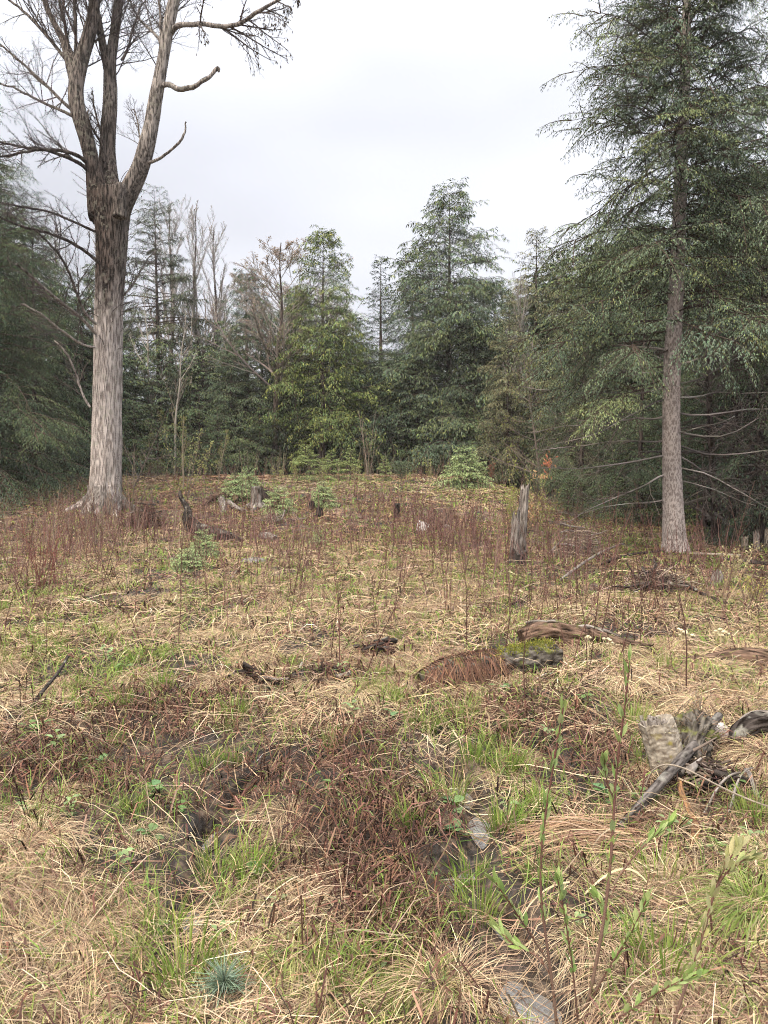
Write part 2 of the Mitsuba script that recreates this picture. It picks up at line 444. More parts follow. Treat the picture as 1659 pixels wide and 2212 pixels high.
def branched(rng, z, az, L, e0, droop, base, lean=(0, 0), subs=5.5, sub_len=.36, inner=.2, sub_up=.0, cols=((.1, .1, .1),), wts=(1,), flat=.28, **kw):
    """limbs that first fork into side limbs, which carry the sprays: each side limb reads as a clump of its own"""
    n = len(z)
    bx = np.broadcast_to(np.asarray(base[0], float) + lean[0] * z, (n,)); by = np.broadcast_to(np.asarray(base[1], float) + lean[1] * z, (n,))
    bend = rng.normal(0, .3, n); wig = rng.normal(0, .05, (n, 2))
    t = np.linspace(0, 1, 7)[None]
    h = az[:, None] + bend[:, None] * t
    r = L[:, None] * t * np.cos(e0 * .7)[:, None]
    main = np.stack([bx[:, None] + r * np.cos(h), by[:, None] + r * np.sin(h), z[:, None] + L[:, None] * (np.sin(e0)[:, None] * t - droop[:, None] * t ** 2 + wig[:, :1] * np.sin(3.1 * t * 2))], -1)
    mr = (.004 + .0065 * L)[:, None] * np.linspace(1, .2, 7)[None]
    cnt = np.maximum((L * subs).astype(int), 3)
    b = np.repeat(np.arange(n), cnt)
    tt = np.clip(inner + (1 - inner) * (np.concatenate([(np.arange(c) + .5) / c for c in cnt]) + rng.normal(0, .04, len(b))), .05, 1)
    tt = np.where(np.concatenate([np.arange(c) == c - 1 for c in cnt]), 1.0, tt)
    sd = np.where(np.concatenate([np.arange(c) % 2 for c in cnt]) > 0, 1., -1.) * (tt < .995)
    q = np.clip(tt, 0, .999) * 6; i = q.astype(int); fr = (q - i)[:, None]
    p = main[b, i] * (1 - fr) + main[b, i + 1] * fr
    saz = az[b] + bend[b] * tt + sd * rng.uniform(.55, 1.15, len(b))
    sl = L[b] * sub_len * rng.uniform(.45, 1.3, len(b)) * np.minimum(1, .45 + 1.6 * tt) * (1.25 - .75 * tt) + .12
    se = np.arctan(np.sin(e0[b]) - 2 * droop[b] * tt) * .8 + rng.normal(0, flat, len(b)) + sub_up
    sdr = rng.uniform(.1, .45, len(b))
    bc = pick(rng, cols, wts, n) * np.exp(rng.normal(0, .14, (n, 1)))
    nd, wd, own = boughs(rng, p[:, 2], saz, sl, se, sdr, (p[:, 0], p[:, 1]), inner=.05, cols=bc, sub_of=b, **kw)
    return nd, (main, mr) + wd, b[own], b


def conifer(seed, Ht, zb, R, shape=1.0, nb=110, e_low=-.1, e_top=.5, droop=(.15, .35), r0=.16, gaps=.08, **kw):
    """a whole conifer at the origin: {'trunk', 'limbs', 'needles'} meshes"""
    rng = np.random.default_rng(seed)
    h = np.sort(rng.random(nb)) ** (.72 if kw.get('forked') else .9)
    h = h[rng.random(nb) > gaps]
    n = len(h)
    z = zb + (Ht - zb) * h
    az = np.arange(n) * 2.399 + rng.normal(0, .5, n)
    lob = 1 + .28 * np.sin(az * 2 + seed) * np.cos(z * 1.3 + seed)
    L = R * np.clip((1 - h), .03, 1) ** shape * rng.uniform(.62, 1.12, n) * lob * np.minimum(1, .72 + h * 2.4) + .12
    e0 = e_low + (e_top - e_low) * h + rng.normal(0, .1, n)
    dd = rng.uniform(*droop, n) * (1 - .6 * h)
    ln = rng.normal(0, .012, 2)
    forked = kw.pop('forked', False)
    if forked:
        nd, wd, _, _ = branched(rng, z, az, L, e0, dd, (0, 0), lean=ln, **kw)
    else:
        nd, wd, _ = boughs(rng, z, az, L, e0, dd, (0, 0), lean=ln, **kw)
    zz = np.linspace(-.15, Ht * .985, 9)
    V, F = trunk(np.stack([ln[0] * zz, ln[1] * zz, zz], 1), np.maximum(r0 * (1 - np.linspace(0, 1, 9)) ** .85, .008), 26, 10, .08, seed=seed)
    m = {}
    m['trunk'] = MB().put(V, F, (.13, .105, .09))
    lim = MB()
    w1, w2 = wd[:2]
    v, f = tubes(w1, w2, 3); lim.put(v, f, (.075, .06, .05))
    w3, w4 = wd[2:4]
    v, f = tubes(w3[:, [0, 2, -1]], w4[:, [0, 2, -1]], 3); lim.put(v, f, (.07, .055, .045))
    m['limbs'] = lim
    m['needles'] = MB().put(*nd)
    return m


def group_of(key, m, trunk_mat='mat_dark_bark'):
    g = {'type': 'shapegroup'}
    for name, mb in m.items():
        g[name] = mb.shape('mat_leaf' if name in ('buds', 'leaves') else trunk_mat if name == 'trunk' else 'mat_wood', smooth=name in ('trunk',))
    scene[key] = g


def place(name, grp, pos, s=1.0, rz=0.0, sxy=None, tilt=(0, 0), label=None, cat=None, group=None):
    key = nm(name)
    sx = s if sxy is None else sxy
    tr = T().translate([float(x) for x in pos]) @ T().rotate([1, 0, 0], tilt[0]) @ T().rotate([0, 1, 0], tilt[1]) @ T().rotate([0, 0, 1], rz) @ T().scale([sx, sx, s])
    scene[key] = {'type': 'instance', 'to_world': tr, 'group': {'type': 'ref', 'id': grp}}
    tag(key, label, cat, group)
    for c in scene[grp]:
        if c in ('needles', 'buds', 'limbs', 'branches'):
            tag(f'{key}__{c}', kind='stuff')
    return key


HEM = ((.092, .126, .088), (.114, .150, .092), (.14, .175, .095))
HW = (.5, .35, .15)
far_kw = dict(sp=.22, tsp=.085, tl=.16, tw=.050)
fork_kw = dict(forked=True, subs=4.0, sub_len=.38, sp=.15, tsp=.080, tl=.125, tw=.034, secfrac=.42)
group_of('model_hemlock', conifer(11, 11, .5, 3.5, .64, 280, cols=HEM, wts=HW, tip=(.17, .20, .085), tipshare=.2, **fork_kw))
group_of('model_far_hemlock', conifer(41, 11, .4, 3.9, .6, 150, cols=HEM, wts=HW, tip=(.16, .19, .08), tipshare=.2, sp=.36, tsp=.12, tl=.22, tw=.08, secfrac=.5))
group_of('model_hemlock_narrow', conifer(12, 10, .9, 2.7, .66, 180, cols=HEM, wts=(.6, .3, .1), tip=(.14, .16, .08), tipshare=.15, droop=(.2, .45), **fork_kw))
group_of('model_cedar', conifer(13, 10, .8, 2.8, .66, 200, cols=((.10, .142, .068), (.13, .172, .072), (.165, .205, .08)), wts=(.4, .4, .2), tip=(.25, .275, .09), tipshare=.3,
                                e_low=-.05, e_top=.75, droop=(.25, .5), planar=.8, flat=.4, sub_up=.15, **fork_kw))
group_of('model_spruce', conifer(14, 10, .9, 2.1, .75, 230, cols=((.050, .078, .056), (.066, .096, .062)), wts=(.6, .4), tip=(.06, .085, .04), tipshare=.1, e_low=-.35, e_top=.35, droop=(.0, .15), rise=.18,
                                 sp=.2, tsp=.075, tl=.12, tw=.038, secfrac=.3, gaps=.22))
group_of('model_sparse', conifer(15, 13, 4.6, 3.0, .6, 165, cols=((.085, .105, .075), (.10, .115, .075)), wts=(.6, .4), tip=(.13, .14, .09), tipshare=.15, e_low=-.15, e_top=.55, droop=(.0, .2),
                                 sp=.18, tsp=.08, tl=.15, tw=.036, inner=.4, secfrac=.34, r0=.17, gaps=.2))
group_of('model_mixed', conifer(16, 11, 1.0, 2.9, .65, 190, secfrac=.5, cols=((.13, .145, .09), (.16, .165, .10), (.11, .125, .08)), wts=(.4, .3, .3), tip=(.22, .21, .12), tipshare=.25, gaps=.25,
                                **{**far_kw, 'tw': .034, 'sp': .18}))
group_of('model_wood', conifer(17, 10.5, 2.6, 2.7, .65, 150, cols=((.055, .078, .055), (.068, .095, .058)), wts=(.5, .5), tip=(.09, .12, .065), tipshare=.1, droop=(.2, .5), **far_kw))
near_kw = dict(sp=.105, tsp=.046, tl=.068, tw=.0145)
group_of('model_near_hemlock', conifer(18, 12, .35, 3.3, .65, 190, secfrac=.36, cols=((.085, .120, .082), (.105, .142, .088), (.13, .165, .09)), wts=(.5, .35, .15), tip=(.16, .195, .09), tipshare=.12,
                                       e_low=-.2, e_top=.5, droop=(.2, .45), inner=.3, forked=True, subs=4, sub_len=.36, **near_kw))
group_of('model_young', conifer(19, 2.4, .06, 1.05, .8, 60, cols=((.22, .29, .12), (.26, .33, .13)), wts=(.6, .4), tip=(.36, .42, .17), tipshare=.35, e_low=.1, e_top=.9, droop=(.25, .45), r0=.03,
                                sp=.10, tsp=.045, tl=.075, tw=.020, inner=.15, secfrac=.5))
group_of('model_bush', conifer(20, 1.15, .03, .75, .55, 70, cols=((.25, .335, .165), (.29, .375, .18)), wts=(.6, .4), tip=(.42, .52, .25), tipshare=.55, e_low=.25, e_top=1.1, droop=(.35, .6), r0=.02,
                               sp=.07, tsp=.034, tl=.06, tw=.015, inner=.12, secfrac=.5))
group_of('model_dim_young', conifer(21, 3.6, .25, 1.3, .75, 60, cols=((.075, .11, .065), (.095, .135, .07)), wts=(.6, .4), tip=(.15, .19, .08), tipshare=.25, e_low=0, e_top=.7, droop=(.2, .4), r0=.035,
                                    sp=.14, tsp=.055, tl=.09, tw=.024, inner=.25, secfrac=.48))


# ------------------------------------------------------------------ bare broadleaf trees
def bare_tree(seed, Ht, r0, fork, n1, spread, up1, per2=7, per3=6, per4=0, l1=.5, cols=((.17, .145, .13), (.12, .10, .09)), buds=0, budcol=(.34, .24, .16), trunk_top=.85, bud_len=.05, rfine=.005):
    rng = np.random.default_rng(seed)
    zz = np.linspace(-.1, Ht * trunk_top, 8)
    wob = np.cumsum(rng.normal(0, .035, (8, 2)), 0) * Ht / 8
    c = np.c_[wob, zz]
    r = np.maximum(r0 * (1 - np.linspace(0, 1, 8)) ** .8, .012)
    V, F = trunk(c, r, 30, 10, .05, seed=seed)
    m = {'trunk': MB().put(V, F, cols[0])}
    C, R = smooth_line(c, r, 24)
    B1, R1 = spawn(rng, C[None], R[None], n1, fork, .97, l1, spread, 7, .6, up1, .35, lpow=.75)
    B2, R2 = spawn(rng, B1, R1, per2, .15, .95, .5, .65, 5, .6, up1 * .6, .35, rmin=rfine)
    B3, R3 = spawn(rng, B2, R2, per3, .15, .98, .48, .6, 4, .6, up1 * .4, .3, rmin=rfine * .8)
    mb = MB()
    for B, R, sd in ((B1, R1, 5), (B2, R2, 3), (B3, R3, 3)):
        v, f = tubes(B, R, sd); mb.put(v, f, rep(vary(rng, pick(rng, cols, [.5, .5], len(B)), len(B), .15, .03), B.shape[1] * sd))
    last = B3
    if per4:
        B4, R4 = spawn(rng, B3, R3, per4, .2, 1, .5, .6, 3, .7, up1 * .4, .3, rmin=rfine * .7)
        v, f = tubes(B4, R4, 3); mb.put(v, f, cols[1]); last = B4
    m['branches'] = mb
    if buds:
        q = rng.integers(0, len(last), buds); e = rng.integers(1, last.shape[1], buds)
        p = last[q, e] + rng.normal(0, .03, (buds, 3))
        d = unit(rng.normal(0, 1, (buds, 3)) + [0, 0, .4]); sv = unit(np.cross(d, rng.normal(size=(buds, 3))))
        v, f = rhombs(p, d, sv, bud_len * rng.uniform(.6, 1.5, buds), bud_len * .55 * rng.uniform(.7, 1.3, buds))
        m['buds'] = MB().put(v, f, rep(vary(rng, budcol, buds, .2, .08), 4))
    return m


group_of('model_round_bare', bare_tree(31, 12, .10, .36, 36, .85, .30, 9, 8, 0, .46, cols=((.27, .24, .215), (.24, .21, .19)), buds=4200, budcol=(.36, .29, .23), bud_len=.055, rfine=.009))
group_of('model_upright_bare', bare_tree(32, 13, .10, .2, 24, .62, .75, 8, 7, 0, .46, cols=((.30, .28, .265), (.25, .23, .22)), rfine=.008))
group_of('model_birch', bare_tree(33, 10, .075, .3, 16, .7, .4, 6, 6, 0, .3, cols=((.40, .37, .33), (.20, .165, .14)), rfine=.006), 'mat_wood')
group_of('model_twiggy', bare_tree(34, 6, .05, .12, 22, 1.1, .15, 7, 6, 2, .4, cols=((.16, .135, .12), (.13, .105, .095)), buds=1200, budcol=(.22, .24, .08), bud_len=.045, rfine=.004), 'mat_wood')
group_of('model_sapling', bare_tree(35, 3.2, .02, .15, 12, .55, .55, 6, 4, 0, .4, cols=((.30, .26, .20), (.24, .2, .15)), buds=500, budcol=(.32, .34, .12), bud_len=.035, rfine=.0028), 'mat_wood')
group_of('model_dead_pole', bare_tree(36, 9, .085, .08, 46, 1.35, -.08, 6, 4, 0, .17, cols=((.10, .085, .078), (.12, .105, .095)), rfine=.004), 'mat_dark_bark')


def tree_at(name, grp, model_h, u, D, vtop, label, cat='tree', group=None, rz=0, wide=1.0, sink=.1, tilt=(0, 0)):
    """stands at world distance D on the ground, scaled so that its top reaches the height seen at vtop"""
    x = W(u, 1000, D)[0]
    g = onground(x, D, -sink)
    top = W(u, vtop, D)[2]
    s = (top - g[2]) / model_h
    g[0] = W(u, 1000, D)[0]
    return place(name, grp, g, s, rz, s * wide, tilt, label, cat, group)


# the trees one can tell apart along the far edge of the meadow
tree_at('cedar_tree', 'model_cedar', 10, 695, 33, 505, 'yellowish green cedar with a broad skirt, middle of the far tree line', rz=20, wide=1.0)
tree_at('hemlock_tree', 'model_hemlock', 11, 968, 36, 412, 'tall broad hemlock with the highest pointed top of the far tree line', rz=0, wide=1.08)
tree_at('spruce_tree', 'model_spruce', 10, 822, 38, 562, 'slender dark spruce with tiered branches between the cedar and the tall hemlock', rz=50, wide=1.0)
tree_at('hemlock_tree', 'model_hemlock_narrow', 10, 535, 35, 585, 'dark brownish green conifer in front of the budding round tree', rz=140, wide=.95)
tree_at('budding_tree', 'model_round_bare', 12, 592, 33.5, 432, 'rounded bare tree with tan buds rising above the dark conifer', rz=10, wide=1.6)
tree_at('budding_tree', 'model_round_bare', 12, 715, 40, 560, 'bare budding crown showing just right of the cedar top', rz=200, wide=1.0)
tree_at('thin_pine_tree', 'model_sparse', 13, 348, 37, 405, 'tall thin grey green pine with a bare lower trunk right of the big maple', rz=30, wide=.9)
tree_at('bare_tree', 'model_upright_bare', 13, 428, 40, 345, 'tall upright bare grey tree right of the thin pine', rz=0, wide=1.3)
tree_at('bare_tree', 'model_upright_bare', 13, 375, 43, 340, 'bare grey tree with fanned fine branches behind the thin pine', rz=120, wide=1.3)
tree_at('bare_tree', 'model_upright_bare', 13, 130, 38, 400, 'bare grey tree left of the big maple trunk, in front of the sky gap', rz=80, wide=.9)
tree_at('birch_tree', 'model_birch', 10, 372, 33, 600, 'pale spotted birch leaning right in front of the thin pine', rz=40, tilt=(0, 5))
tree_at('birch_tree', 'model_birch', 10, 335, 34, 560, 'pale birch trunk close beside the thin pine trunk', rz=190, tilt=(0, -2))
tree_at('birch_tree', 'model_birch', 10, 402, 36, 610, 'short pale birch at the right of the birch clump', rz=300, tilt=(0, 3))
tree_at('lichen_tree', 'model_mixed', 11, 1155, 31, 500, 'pale lichen grey conifer with a thin see-through top beside the tall hemlock', rz=30, wide=.85)
tree_at('bare_tree', 'model_upright_bare', 13, 1200, 36, 455, 'bare grey tree behind the pale lichen conifer', rz=60, wide=.8)
tree_at('hemlock_tree', 'model_hemlock', 11, 1062, 39, 610, 'dark hemlock filling the gap right of the tall hemlock', rz=75, wide=.9)
tree_at('hemlock_tree', 'model_hemlock_narrow', 10, 895, 40, 590, 'dark hemlock behind the left shoulder of the tall hemlock', rz=15)
tree_at('hemlock_tree', 'model_hemlock', 11, 765, 41, 680, 'dark hemlock seen in the gap left of the slender spruce', rz=275, wide=.9)
tree_at('slender_birch', 'model_birch', 10, 1293, 25, 640, 'slender pale trunk standing alone at the edge of the right wood', rz=75, wide=.9)
tree_at('twiggy_tree', 'model_twiggy', 6, 1090, 27, 700, 'leaning grey twiggy tree in front of the pale lichen conifer', rz=75, tilt=(0, 14))
tree_at('twiggy_tree', 'model_twiggy', 6, 1180, 24, 700, 'grey twiggy tree against the dark wood left of the slender pale trunk', rz=200, tilt=(0, -8))
tree_at('twiggy_tree', 'model_twiggy', 6, 280, 24, 830, 'bare tangled small tree leaning right from behind the maple trunk', rz=20, tilt=(0, 24))
tree_at('twiggy_tree', 'model_twiggy', 6, 160, 25, 740, 'bare tangled tree leaning left behind the maple trunk', rz=160, tilt=(0, -16))
tree_at('leafing_tree', 'model_sapling', 3.2, 395, 23, 870, 'young leafing sapling with pale yellow green buds right of the maple', rz=20, wide=1.3)
tree_at('leafing_tree', 'model_sapling', 3.2, 470, 24, 905, 'leafing sapling bent left above the brown slope', rz=120, wide=1.2, tilt=(0, 10))
# the left wall of hemlock
near = 'model_near_hemlock'
tree_at('hemlock_tree', near, 12, -10, 20.5, 175, 'large dark hemlock at the left edge of the meadow', rz=0, wide=.95)
tree_at('hemlock_tree', near, 12, -150, 22.5, -150, 'tall hemlock mostly outside the left edge, branches reaching in at mid height', rz=100)
tree_at('hemlock_tree', near, 12, 75, 24, 420, 'dark hemlock left of the maple trunk behind the larger edge hemlock', rz=200, wide=.85)
# the right edge
tree_at('hemlock_tree', near, 12, 1690, 15.6, -120, 'hemlock at the right edge with boughs reaching in front of the sky', rz=40, wide=.78)
tree_at('hemlock_tree', near, 12, 1380, 19.5, 560, 'hemlock right behind the grey dead branches of the large trunk', rz=150, wide=.9)
tree_at('hemlock_tree', near, 12, 1255, 22, 640, 'drooping hemlock behind the splintered snag', rz=250, wide=.95)
tree_at('hemlock_tree', near, 12, 1560, 20, 330, 'dark hemlock right of the large trunk, bluish green in the shade', rz=310, wide=.9)

tree_at('lichen_tree', 'model_mixed', 11, 1095, 27, 640, 'smaller pale grey green conifer left of the pale lichen conifer', rz=200, wide=.8)
tree_at('lichen_tree', 'model_mixed', 11, 1225, 25, 560, 'pale grey green conifer in front of the right wood, left of the slender pale trunk', rz=120, wide=.75)
tree_at('bare_tree', 'model_upright_bare', 13, 1120, 29, 520, 'bare grey stems rising between the two pale conifers', rz=300, wide=1.0)
tree_at('bare_tree', 'model_upright_bare', 13, 470, 42, 400, 'bare grey crown at the right end of the sky gap beside the maple', rz=220, wide=1.5)
tree_at('bare_tree', 'model_upright_bare', 13, 230, 44, 380, 'bare grey crown seen right behind the maple trunk', rz=20, wide=1.5)
tree_at('spotted_tree', 'model_round_bare', 12, 640, 44, 540, 'bare budding crown filling the gap between the budding round tree and the cedar', rz=90, wide=1.2)
# rows that close the wood behind; nothing tells these apart
_rw = np.random.default_rng(77)
_marks = [(-400, 'left edge'), (225, 'big maple'), (348, 'thin pine'), (597, 'budding round tree'), (695, 'yellowish cedar'), (822, 'slender spruce'), (968, 'tall broad hemlock'), (1155, 'pale lichen conifer'), (1293, 'slender pale trunk'), (1455, 'large grey trunk')]
_seen = {}


def wood_label(u):
    k = max(i for i, m in enumerate(_marks) if m[0] <= u)
    n = _seen[k] = _seen.get(k, 0) + 1
    side = f'right of the {_marks[k][1]}' if k else 'from the left edge'
    return f"dark hemlock in the closed wood, {('first', 'second', 'third', 'fourth', 'fifth', 'sixth', 'seventh', 'eighth', 'ninth', 'tenth')[n - 1]} {side}"


_rows = [(30, 30, 430, 'h'), (120, 33, 600, 'h'), (190, 30, 640, 'w'), (215, 36, 560, 'n'), (255, 33, 700, 'h'), (300, 36, 715, 'h'), (345, 34, 740, 'h'), (395, 37, 715, 'w'), (440, 35, 755, 'h'),
                       (480, 38, 700, 'h'), (500, 34, 730, 'n'), (575, 38, 640, 'h'), (628, 36, 690, 'w'), (655, 40, 620, 'n'), (735, 36, 720, 'h'), (790, 37, 740, 'n'), (845, 36, 760, 'h'),
                       (905, 35, 720, 'h'), (1025, 34, 690, 'n'), (1085, 35, 735, 'h'), (1130, 34, 640, 'n'), (1195, 31, 600, 'h'), (1240, 33, 560, 'h'), (1300, 30, 520, 'n'),
                       (1345, 28, 500, 'h'), (1420, 27, 480, 'h'), (1480, 30, 420, 'n'), (1530, 26, 430, 'w'), (1590, 25, 380, 'h'), (1650, 23, 330, 'w'), (1710, 21, 300, 'h'), (1780, 19, 200, 'h'), (-60, 27, 330, 'h'), (-120, 30, 300, 'n')]
for u, D, vt, kind in sorted(_rows):
    grp, mh = {'h': ('model_far_hemlock', 11) if D > 28 else ('model_hemlock', 11), 'n': ('model_hemlock_narrow', 10), 'w': ('model_wood', 10.5)}[kind]
    tree_at('wood_hemlock', grp, mh, u, D, vt + _rw.uniform(-10, 10), wood_label(u), group='dark hemlocks closing the wood behind', rz=_rw.uniform(0, 360), wide=_rw.uniform(.95, 1.25))
for i in range(24):
    u = -120 + i * 80 + _rw.uniform(-15, 15); D = _rw.uniform(44, 58)
    vt = 770 + _rw.uniform(-35, 40) - 210 * (u > 1200)
    tree_at('wood_hemlock', 'model_far_hemlock', 11, u, D, vt, 'dark hemlock in the closed wood behind the meadow edge', group='dark hemlocks closing the wood behind', rz=_rw.uniform(0, 360), wide=1.7)
for i, (u, D, vt) in enumerate([(470, 31, 880), (560, 33, 870), (620, 34, 900), (430, 30, 850), (340, 29, 880), (290, 30, 860), (510, 35, 830), (860, 34, 880), (920, 33, 900), (1010, 33, 890), (1060, 31, 870), (780, 35, 890), (740, 34, 870),
                                (1130, 27, 880), (1190, 25, 930), (1350, 21, 960), (1390, 19, 985), (1330, 18.5, 1010), (1240, 20, 1010), (230, 27, 900), (1520, 22, 880), (1600, 20, 900), (1650, 19, 930)]):
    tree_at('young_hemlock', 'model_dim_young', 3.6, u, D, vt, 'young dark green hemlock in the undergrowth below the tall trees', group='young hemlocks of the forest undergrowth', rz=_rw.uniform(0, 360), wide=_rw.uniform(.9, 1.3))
for i, (u, D) in enumerate([(1545, 15.2), (1572, 16.5), (1600, 15.6), (1622, 17.5), (1640, 15.4), (1668, 16.2), (1700, 15), (1520, 18.5), (1560, 20), (1740, 17)]):
    tree_at('dead_pole_tree', 'model_dead_pole', 9, u, D, 180 + 60 * (i % 4), 'thin dark trunk with fine dead branches in the shaded right wood', group='thin dark trunks in the right wood', rz=_rw.uniform(0, 360), tilt=(0, _rw.uniform(-3, 3)))

# young conifers out in the meadow
def young(name, grp, mh, u, v, vt, label, wide=1.0, cat='young conifer', rz=0, tilt=(0, 0)):
    g = G(u, v)
    s = (W(u, vt, g[1])[2] - g[2] + .03) / mh
    g[2] -= .03
    return place(name, grp, g, s, rz, s * wide, tilt, label, cat)


young('hemlock_bush', 'model_bush', 1.15, 1003, 1054, 972, 'round pale green hemlock bush on the crest below the tall hemlock', 1.05)
young('hemlock_bush', 'model_bush', 1.15, 509, 1086, 1030, 'light green hemlock bush beside the broken grey stump', 1.25, rz=40)
young('hemlock_bush', 'model_bush', 1.15, 535, 1074, 1015, 'small light green hemlock tuft arching over the broken grey stump', .9, rz=70)
young('hemlock_bush', 'model_bush', 1.15, 603, 1112, 1058, 'round bright hemlock bush right of the broken grey stump', 1.15, rz=130)
young('hemlock_bush', 'model_bush', 1.15, 700, 1098, 1045, 'dull green hemlock seedling among red brown stems', 1.0, rz=200)
young('hemlock_seedling', 'model_bush', 1.15, 688, 1188, 1150, 'grey green conifer seedling low among red stems', .9, rz=250)
young('hemlock_bush', 'model_young', 2.4, 832, 1042, 985, 'small pale green hemlock left of the sapling on the crest', .9, rz=20)
young('hemlock_bush', 'model_young', 2.4, 662, 1040, 962, 'pale yellow green young hemlock, leftmost on the crest under the cedar', 1.4, rz=90)
young('hemlock_bush', 'model_young', 2.4, 715, 1040, 972, 'small pale young hemlock, second on the crest under the cedar', 1.1, rz=190)
young('hemlock_bush', 'model_young', 2.4, 757, 1040, 968, 'pale young hemlock, third on the crest under the cedar', 1.1, rz=290)
young('hemlock_bush', 'model_young', 2.4, 1508, 1140, 1072, 'yellow green young hemlock lit up right of the large grey trunk', 1.5, rz=10)
young('hemlock_bush', 'model_dim_young', 3.6, 1225, 1118, 1035, 'dark low hemlock behind the splintered snag', 1.5, rz=100)
young('hemlock_bush', 'model_bush', 1.15, 408, 1236, 1190, 'grey green hemlock spray under the fallen black branch', 1.6, rz=220)
young('hemlock_bush', 'model_bush', 1.15, 440, 1205, 1150, 'pale feathery hemlock spray arching over the fallen black branch', 1.0, rz=320)

# ------------------------------------------------------------------ the big maple on the left
DM = 19.0
_m = np.random.default_rng(5)


def limb_px(rows, D=DM):
    """rows of (u, v, radius in the same measure, step towards the back)"""
    P = np.array([W(u, v, D + dy) for u, v, r, dy in rows]); R = np.array([r / 1659 * D for _, _, r, _ in rows]) * (.92 if D == DM else 1)
    return P, R


MAP = 'maple_tree'
nm(MAP)
tag(MAP, 'big bare maple with a pale grey trunk, three dark rough limbs and broken dead branches', 'tree')
TR = [(226, 1135, 56, 0), (226, 1112, 47, 0), (227, 1085, 39, 0), (229, 1030, 35, 0), (231, 900, 32.5, 0), (233, 760, 31.5, 0), (236, 640, 31.5, 0), (241, 560, 33, 0), (242, 500, 36, 0), (241, 445, 42, 0), (240, 410, 42, 0)]
LL = [(222, 470, 30, 0), (212, 420, 26, .1), (203, 370, 21, .1), (192, 320, 20, 0), (176, 262, 20, -.1), (165, 215, 20, -.1), (168, 160, 20, 0), (183, 105, 18, .1), (200, 40, 15, .2), (206, -30, 14, .3), (220, -160, 11, .5), (240, -330, 7, .8), (250, -500, 3, 1)]
ML = [(242, 460, 30, .3), (236, 390, 23, .5), (232, 320, 20, .6), (236, 250, 19, .6), (238, 190, 19, .7), (238, 140, 16, .7), (246, 80, 13, .8), (256, 0, 12.5, .9), (265, -120, 10, 1), (290, -280, 7, 1.3), (300, -450, 3, 1.5)]
MF = [(236, 165, 11, .7), (225, 110, 9.5, .5), (215, 60, 9, .3), (204, -10, 8, .1), (190, -120, 6, -.3), (170, -260, 3, -.6)]
RL = [(250, 490, 28, 0), (264, 440, 25, -.1), (286, 398, 23.5, -.2), (305, 355, 22, -.3), (318, 310, 20.5, -.4), (328, 262, 18.5, -.4), (338, 205, 17, -.5), (350, 140, 15, -.5), (360, 80, 14.5, -.5), (372, 20, 15, -.5), (388, -60, 12, -.6), (400, -190, 9, -.8), (430, -360, 5, -1)]
SF = [(165, 190, 13, 0), (152, 130, 14, .2), (138, 90, 9, .4), (112, 40, 7, .7), (88, -20, 6, .9), (40, -120, 3, 1.3)]
MLIMBS = []
for j, (a, l) in enumerate(((-1.9, .55), (-.9, .5), (-2.9, .6), (.1, .6), (2.1, .5), (-1.4, .45))):
    c = W(226, 1112, DM); dr_ = np.array([math.cos(a), math.sin(a), 0])
    P = np.array([c + dr_ * .30 + [0, 0, .75], c + dr_ * .40 + [0, 0, .32], c + dr_ * (.40 + l * .45), c + dr_ * (.45 + l)])
    P[2:, 2] = H(P[2:, 0], P[2:, 1]) + [.07, -.05]
    scene[nm(MAP + '__root')] = mikit.ply(trunk(P, np.array([.10, .16, .12, .05]), 30, 18, .2, (10, 2), 40 + j), 'mat_maple', smooth=True)
V, F = trunk(*limb_px(TR), 170, 56, .07, (26, .9), 3)
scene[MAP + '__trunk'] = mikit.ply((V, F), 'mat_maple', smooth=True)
tag(MAP + '__trunk', 'pale flaky trunk turning dark and mossy below the fork')
for k, (rows, amp) in enumerate(((LL, .13), (ML, .12), (RL, .13), (SF, .15), (MF, .12))):
    P, R = limb_px(rows); R = R * np.interp(np.arange(len(R)), [0, 3], [1, .84]); MLIMBS.append((P, R))
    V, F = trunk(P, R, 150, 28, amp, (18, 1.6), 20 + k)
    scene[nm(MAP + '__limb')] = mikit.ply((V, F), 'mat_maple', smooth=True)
P, R = limb_px([(258, 470, 15, -.5), (259, 430, 14, -.55), (260, 402, 13, -.6), (261, 396, 10, -.6)])
scene[MAP + '__broken_stub'] = mikit.ply(trunk(P, R, 20, 16, .12, (14, 3), 31), 'mat_maple', smooth=True)
